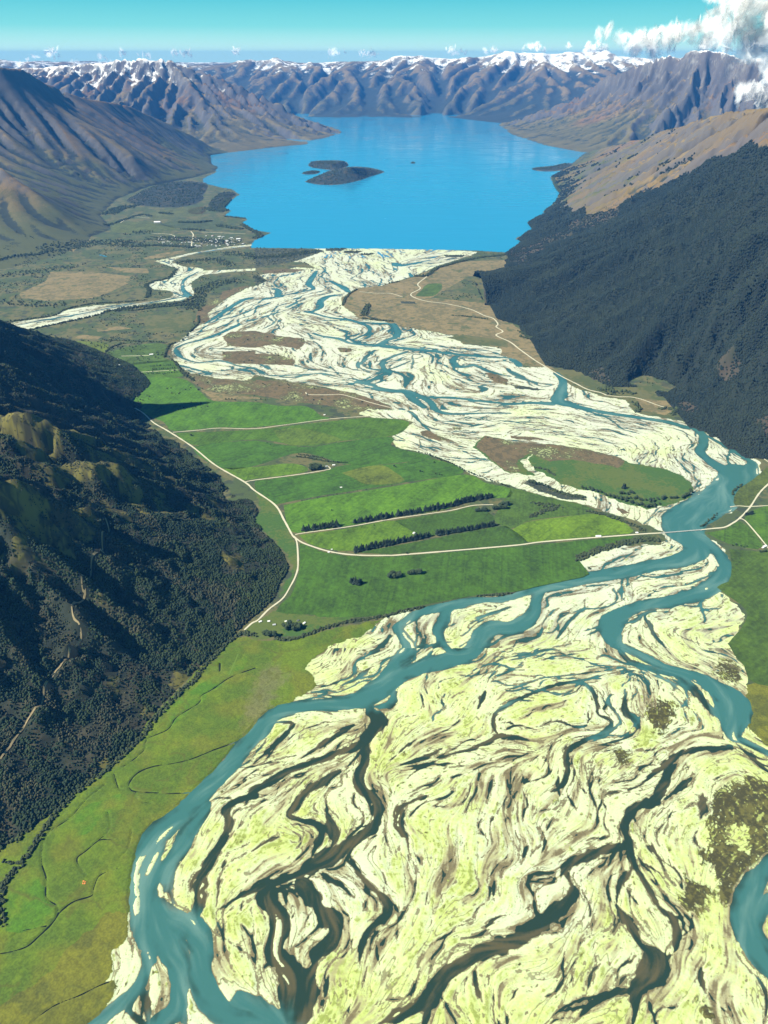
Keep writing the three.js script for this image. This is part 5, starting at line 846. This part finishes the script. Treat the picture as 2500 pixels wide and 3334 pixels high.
// scrub and hedges that read as masses
{
  const list = [], add = (x, z, r) => { const y = groundAt(x, z); if (y > .5) list.push([x, y, z, r, rnd()]); };
  const along = (str, gap, r, spread) => { const p = smooth(trace(str), 2); let acc = 0; for (let i = 1; i < p.length; i++) { acc += Math.hypot(p[i][0] - p[i - 1][0], p[i][1] - p[i - 1][1]); while (acc > gap) { acc -= gap; add(p[i][0] + (rnd() - .5) * spread, p[i][1] + (rnd() - .5) * spread, r * (.6 + .8 * rnd())); } } };
  along('B2:130,455 200,470 300,450 420,405 520,372 640,345 740,335 850,312 1000,275 1150,250 1300,215 1480,185 1659,172', 2.0, 3.6, 15);
  along('C6:60,1248 150,1218 300,1190 400,1165 500,1130 510,1090', 2, 4, 12); along('C6:440,1030 520,990 600,965 720,930 860,905 960,910', 1.1, 4.4, 34); along('C6:480,720 560,735 680,770 780,810 860,850', 2, 4, 22);
  along('C6:130,760 220,720 300,710', 1.6, 4, 26); along('C6:150,670 260,690 330,700', 2, 3.6, 40); along('C6:150,440 220,450 280,490', 3, 3.6, 20); along('C6:260,580 350,610 480,635', 1.3, 3.8, 22);
  along('B1:1659,440 1560,430 1450,520 1330,640 1260,740 1150,830 1000,990 960,1060 880,1140 750,1260 720,1290 640,1350 560,1410 A4:400,150 330,240 240,380 150,510 50,620 10,720 15,930', 1.6, 3.6, 20);
  along('B1:1640,300 1560,360 1480,450', 2, 3, 20); along('A4:0,370 100,380 150,330 210,290', 2, 3.4, 14); along('A4:10,510 100,520 150,510', 3, 3, 8);
  along('D1:690,795 730,760 800,740', 4, 5, 14); along('D1:680,830 760,850 770,900 780,930', 4, 5, 40); along('D1:1070,830 1090,770 1110,745 1180,720 1240,660 1290,610 1290,560', 3, 5, 14); along('D1:1120,840 1150,870 1190,930 1260,980', 3, 5, 20);
  along('D1:110,668 400,605 610,560 730,520 900,520 1180,470 1280,430', 5, 6, 18); along('D1:0,600 150,585 350,555 430,515 600,480 780,470 960,455', 6, 5, 18); along('D1:720,525 900,500 1100,490 1270,480', 2.4, 6, 90); along('D1:1270,520 1280,440 1330,380 1450,340 1560,330', 2.6, 6, 160); along('D1:960,440 970,390 960,350 1100,310 1150,255', 3, 6, 40);
  along('D1:1130,220 1250,200 1400,190 1500,230', 4, 6, 120); along('D2:0,180 150,170 300,150 420,140', 2, 6, 160); along('D1:1480,150 1659,170', 3, 6, 200); along('D2:470,125 600,122', 4, 5, 60); along('D2:580,142 690,140', 4, 5, 50); along('D2:680,158 780,152', 4, 5, 40); along('D2:1230,168 1360,166', 3, 5, 50); along('D2:0,300 40,330 80,335', 4, 5, 60);
  along('D2:1030,300 1120,295 1180,250 1260,225 1400,190 1500,175 1640,160', 2.6, 7, 40); along('D2:700,560 720,520 740,480', 3, 5, 50); along('D2:690,575 860,592 900,595', 4, 5, 20); along('D2:1270,555 1400,565 1520,580', 7, 5, 14); along('D2:830,355 940,335', 6, 5, 14); along('D2:570,490 600,430 660,385', 4, 5, 24); along('D3:570,1030 640,1020 660,1040', 3, 8, 30); along('D3:800,1110 830,1150 810,1170', 4, 6, 30); along('D3:640,1050 740,1045 800,1060', 5, 6, 60); along('D3:60,680 130,700 60,650', 6, 6, 30); along('D3:960,1150 1060,1150 1040,1190', 4, 6, 40);
  along('D1:0,215 100,190 250,170 300,150', 4, 7, 60); along('D1:300,160 500,100 700,80 900,95', 2.6, 7, 320); along('D1:0,300 300,260 500,230', 6, 6, 200); along('D1:0,460 200,480 400,490', 6, 6, 160); along('D1:850,110 1000,100 1250,110', 3, 6, 80);
  along('E3:470,395 520,370 580,360', 2, 8, 220); along('E3:770,430 850,432 910,425', 2, 9, 50); along('E3:940,445 1000,455 1040,460', 1.6, 10, 60); along('E3:690,390 740,395', 3, 8, 60); along('E3:450,450 600,400 650,405', 5, 7, 60); along('E3:900,370 960,380 980,350 1000,330', 1.6, 8, 160); along('E3:680,530 760,532 830,540', 1.3, 7, 60); along('E3:970,405 1060,415', 3, 7, 30); along('E3:1050,440 1120,485 1100,500', 2.4, 7, 80); along('E3:660,500 800,505 1000,520', 2, 6, 240); along('E3:790,460 880,465', 4, 8, 60); along('E3:560,480 650,470', 6, 7, 200);
  along('E4:640,200 700,198 760,185', 4, 7, 30); along('E4:730,240 745,280 760,300', 3, 7, 40);
  // patches of bush on the moss flats and bars
  for (let i = 0; i < 9000; i++) { const x = -1500 + 3900 * rnd(), z = -4200 + 3400 * rnd(), c = coverAt(x, z); if ((c === 6 && rnd() < .9) || (c === 3 && rnd() < .12) || (c === 5 && rnd() < .1)) add(x, z, 1.6 + 2.2 * rnd()); }
  for (let i = 0; i < 26000; i++) { const x = -5000 + 7600 * rnd(), z = -9200 + 4900 * rnd(), c = coverAt(x, z); if ((c === 6 && rnd() < .9) || (c === 0 && fbm(x / 160, z / 160, 3) > .12) || (c === 5 && rnd() < .12)) add(x, z, 2.5 + 3 * rnd()); }
  for (const L of ISLES) for (let i = 0; i < 2600; i++) { const x = mix(L.x0, L.x1, rnd()), z = mix(L.z0, L.z1, rnd()), y = L.at(x, z); if (y > 3 && fbm(x / 90, z / 90, 3) > -.16) list.push([x, y, z, 5 + 5 * rnd(), rnd()]); }
  woods('scrub', 'dark green bushes along the banks, hedges and bars', list, (x, z, s) => mix3([.022, .036, .018], [.050, .068, .022], s));
}

// ---------------------------------------------------------------- buildings
function houseGeo(w, d, h, roof) { const s = new THREE.Shape([[-d / 2, 0], [d / 2, 0], [d / 2, h], [0, h + roof], [-d / 2, h]].map(p => new THREE.Vector2(...p))), g = new THREE.ExtrudeGeometry(s, { depth: w, bevelEnabled: false }); g.translate(0, 0, -w / 2); g.rotateY(Math.PI / 2); return g; }
function roofGeo(w, d, h, roof) { const t = .35, o = .6, s = new THREE.Shape([[-d / 2 - o, h - o * roof / d * 2 + .06], [0, h + roof + .06], [d / 2 + o, h - o * roof / d * 2 + .06], [d / 2 + o, h - o * roof / d * 2 + .06 + t], [0, h + roof + .06 + t], [-d / 2 - o, h - o * roof / d * 2 + .06 + t]].map(p => new THREE.Vector2(...p))), g = new THREE.ExtrudeGeometry(s, { depth: w + 1, bevelEnabled: false }); g.translate(0, 0, -w / 2 - .5); g.rotateY(Math.PI / 2); return g; }
const HW = [houseGeo(15, 9, 3.2, 2.2), houseGeo(22, 11, 4, 2.6), houseGeo(11, 8, 3, 2)], HR = [roofGeo(15, 9, 3.2, 2.2), roofGeo(22, 11, 4, 2.6), roofGeo(11, 8, 3, 2)];
const WALL = [mat(.62, .60, .52), mat(.40, .38, .33), mat(.70, .70, .68)], ROOF = [mat(.72, .72, .70, .6), mat(.42, .44, .46, .6), mat(.10, .11, .12, .7), mat(.26, .10, .07, .8), mat(.80, .80, .78, .5)];
function house(x, z, v, roof, turn, name, label, category, group, k = 1) { const g = new THREE.Group(), a = new THREE.Mesh(HW[v], WALL[(v + roof) % 3]), b = new THREE.Mesh(HR[v], ROOF[roof]); a.name = 'wall'; b.name = 'roof'; g.add(a, b); g.position.set(x, Math.max(groundAt(x, z), 2.3), z); g.rotation.y = turn; g.scale.setScalar(k); return put(g, name, label, category, group); }
{
  const town = trace('E3:665,505 690,490 760,492 820,490 900,488 1000,495 1060,505 1060,525 940,535 840,538 700,528'), xs = town.map(p => p[0]), zs = town.map(p => p[1]); let n = 0;
  const names = ['pale roofed house in the lakeside township', 'grey roofed house in the lakeside township', 'dark roofed house in the lakeside township', 'red roofed house in the lakeside township', 'white roofed house in the lakeside township'];
  for (let i = 0; i < 4000 && n < 110; i++) { const x = mix(Math.min(...xs), Math.max(...xs), rnd()), z = mix(Math.min(...zs), Math.max(...zs), rnd()); if (!inside(town, x, z)) continue; const r = [0, 0, 4, 4, 1, 2, 0, 3][n % 8]; house(x, z, (rnd() * 3) | 0, r, .1 + (rnd() < .5 ? 0 : 1.57) + .2 * (rnd() - .5), 'house', names[r], 'house', names[r].replace('house', 'houses'), 1.25); n++; }
  const spot = (s, v, r, t, name, label, c, k) => { const p = trace(s)[0]; house(p[0], p[1], v, r, t, name, label, c, null, k); };
  spot('E3:1030,505', 1, 4, .2, 'lodge', 'large white roofed lodge at the lake end of the township', 'house', 2.2);
  spot('E3:680,434', 1, 0, .1, 'barn', 'long cream barn on the green flats behind the township', 'barn', 3.6);
  spot('C6:568,886', 1, 4, .05, 'shed', 'long white roofed shed beside the bridge road', 'shed', 1.05); spot('C6:815,862', 2, 4, .1, 'hut', 'small white hut beside the road just before the bridge', 'hut', 1);
  spot('C6:1638,950', 1, 0, .5, 'shed', 'pale shed beside the straight farm lane', 'shed', .9); spot('C6:1625,958', 2, 4, .5, 'shed', 'white lean shed behind the pale lane shed', 'shed', .8);
  spot('C5:512,432', 0, 0, .2, 'farmhouse', 'pale farmhouse beside the homestead hedge', 'house', 1); spot('C5:465,440', 2, 1, .2, 'shed', 'grey shed between the homestead trees and the farmhouse', 'shed', 1);
  spot('C5:1033,876', 0, 4, 1, 'shed', 'white shed alone in the lime paddock', 'shed', .9); spot('C5:560,577', 0, 4, .1, 'shed', 'white shed alone in the teal green paddock', 'shed', .7); spot('C5:480,999', 2, 4, .3, 'hut', 'white hut beside the curve of the bridge road', 'hut', .8); spot('C5:500,980', 2, 0, .3, 'hut', 'pale hut set back from the curve of the bridge road', 'hut', .6);
  spot('C5:452,105', 2, 4, .4, 'hut', 'white hut behind the hedge of the bright field', 'hut', 1);
  spot('B2:35,352', 0, 0, .6, 'cottage', 'pale cottage at the end of the hill road', 'cottage', .8); spot('B2:90,350', 2, 4, .3, 'cottage', 'small white cottage in the gardens below the hill', 'cottage', .9); spot('B2:125,372', 0, 1, .2, 'cottage', 'grey roofed cottage beside the dense grove', 'cottage', .8); spot('B2:320,362', 0, 4, .9, 'cottage', 'white roofed cottage on the field side of the grove', 'cottage', .8); spot('B2:280,345', 2, 2, .4, 'cottage', 'dark roofed cottage behind the grove', 'cottage', .8); spot('B2:200,350', 2, 0, .4, 'cottage', 'pale roofed cottage between the gardens and the grove', 'cottage', .8);
  spot('D1:985,812', 1, 4, .3, 'shed', 'white shed on the far flats beside a track', 'shed', 1.2); spot('D1:765,845', 1, 0, .3, 'shed', 'pale sheds among the trees at the flats farm', 'shed', 1); spot('D1:780,918', 0, 4, .9, 'shed', 'white shed at the start of the striped rows', 'shed', 1);
}
{ // orange bundles on the meadow
  const m = mat(.75, .22, .05, .7); [[545, 640], [556, 645], [540, 655], [552, 657]].forEach(([x, y], i) => { const p = trace(`A4:${x},${y}`)[0], g = lump(40 + i, .45).clone(); g.scale(2.6, 2.2, 1.5); const o = new THREE.Mesh(g, m); o.position.set(p[0], floorAt(p[0], p[1]) + .5, p[1]); o.rotation.y = i; put(o, 'bundle', 'small orange bundle lying on the green meadow', 'bundle', 'orange bundles on the meadow'); });
}

// ---------------------------------------------------------------- clouds: swarms of small white flecks, dense inside and thin at the rim
const WISP = (() => { const S = 96, d = new Uint8Array(S * S * 4); for (let j = 0; j < S; j++) for (let i = 0; i < S; i++) { const u = (i + .5) / S * 2 - 1, v = (j + .5) / S * 2 - 1, r = Math.hypot(u, v) + .35 * fbm(i / 14, j / 14, 3), o = (j * S + i) * 4, a = 255 * sst(.95, .1, r) * sst(1, .8, Math.hypot(u, v)); d[o] = d[o + 1] = d[o + 2] = a; d[o + 3] = 255; } const t = new THREE.DataTexture(d, S, S); t.magFilter = THREE.LinearFilter; t.needsUpdate = true; return t; })();
const CLOUDMAT = new THREE.MeshPhysicalMaterial({ color: lin(.98, .98, .98), roughness: 1, transmission: .5, thickness: 0, transparent: true, opacity: .5, alphaMap: WISP, side: THREE.DoubleSide });
function cloud(label, puffs, size, n, group) {   // puffs: [x, y, z, rx, ry, rz]
  const pos = [], nor = [], uv = [], idx = [], vol = puffs.map(p => p[3] * p[4] * p[5]), tot = vol.reduce((a, b) => a + b, 0);
  puffs.forEach((p, k) => { const m = Math.max(6, Math.round(n * vol[k] / tot)); for (let i = 0, tries = 0; i < m && tries < m * 8; tries++) {
    const u = rnd() * 2 - 1, v = rnd() * 2 - 1, w = rnd() * 2 - 1, r = Math.hypot(u, v, w); if (r > 1) continue;
    const x = p[0] + u * p[3], y = p[1] + v * p[4], z = p[2] + w * p[5], f = fbm(x / (p[4] * .8) + z / (p[5] * 1.1), y / (p[4] * .8) + z / (p[5] * .9), 4) * 1.5; if (rnd() > sst(1.1, .0, r + f * .8) ** 1.5) continue; i++;
    const s = size * (.5 + rnd()), q = new THREE.Quaternion().setFromEuler(new THREE.Euler(rnd() * 6, rnd() * 6, rnd() * 6)), X = new THREE.Vector3(s, 0, 0).applyQuaternion(q), Y = new THREE.Vector3(0, s, 0).applyQuaternion(q), Z = new THREE.Vector3(0, 0, 1).applyQuaternion(q), o = new THREE.Vector3(u - .2, v + .7, w + .3).normalize(); if (Z.dot(o) < 0) X.negate();
    const b = pos.length / 3; for (const [a, c] of [[-1, -1], [1, -1], [1, 1], [-1, 1]]) { pos.push(x + a * X.x + c * Y.x, y + a * X.y + c * Y.y, z + a * X.z + c * Y.z); nor.push(o.x, o.y, o.z); uv.push(a / 2 + .5, c / 2 + .5); } idx.push(b, b + 1, b + 2, b, b + 2, b + 3);
  } });
  const g = new THREE.BufferGeometry(); g.setAttribute('position', new THREE.Float32BufferAttribute(pos, 3)); g.setAttribute('normal', new THREE.Float32BufferAttribute(nor, 3)); g.setAttribute('uv', new THREE.Float32BufferAttribute(uv, 2)); g.setIndex(idx);
  return put(new THREE.Mesh(g, CLOUDMAT), 'cloud', label, 'cloud', group);
}
const puff = (sx, sy, z, rx, ry, rz) => { const p = toPlane(sx, sy, z); return [...p, rx, ry, rz]; };
cloud('big billowing white cloud hanging over the snowy crest', [puff(2480, 60, -17000, 950, 620, 800), puff(2400, 20, -17000, 600, 330, 500), puff(2500, 160, -17000, 520, 420, 500), puff(2440, 120, -17000, 380, 330, 400), puff(2340, -10, -17000, 420, 180, 400), puff(2560, 20, -17000, 900, 800, 800), puff(2520, 230, -17000, 420, 330, 400)], 230, 520);
cloud('small dense cloud bank resting on the shoulder of the snowy mountain', [puff(2470, 305, -14500, 330, 200, 300), puff(2520, 320, -14500, 330, 240, 300), puff(2430, 320, -14500, 150, 140, 200), puff(2520, 260, -15000, 260, 200, 300)], 120, 240);
cloud('torn grey cloud drifting left of the big white cloud', [puff(2060, 140, -30000, 900, 330, 700), puff(1975, 110, -30000, 500, 260, 500), puff(2150, 120, -30000, 800, 330, 700), puff(2120, 165, -30000, 900, 260, 700), puff(2220, 100, -30000, 700, 420, 600), puff(2300, 70, -30000, 600, 500, 600), puff(2300, 140, -30000, 600, 330, 600)], 270, 200);
cloud('bright white cloud cap on the far range', [puff(1940, 155, -39500, 700, 380, 600)], 200, 170);
for (const [x, y, rx, ry, n] of [[170, 172, 500, 330, 700], [120, 190, 700, 230, 700], [60, 205, 700, 170, 500], [330, 185, 330, 200, 320], [395, 172, 280, 130, 260], [345, 205, 700, 150, 450], [590, 172, 620, 190, 900], [470, 178, 420, 70, 200], [768, 165, 480, 150, 600], [1105, 170, 560, 170, 650], [1195, 170, 720, 220, 950], [1075, 188, 250, 80, 140], [1475, 165, 850, 240, 900], [1600, 165, 560, 150, 400], [1755, 155, 850, 270, 1100], [1850, 145, 420, 160, 380], [250, 205, 500, 120, 260]]) cloud('small grey cloud floating above the far snowy range', [puff(x, y, -44000, rx, ry, 500)], 190, n * .02, 'small clouds above the far range');

// ---------------------------------------------------------------- air
scene.fog = new THREE.FogExp2(new THREE.Color().setRGB(.07, .35, 1), 1.5e-5);
renderer.render(scene, camera);
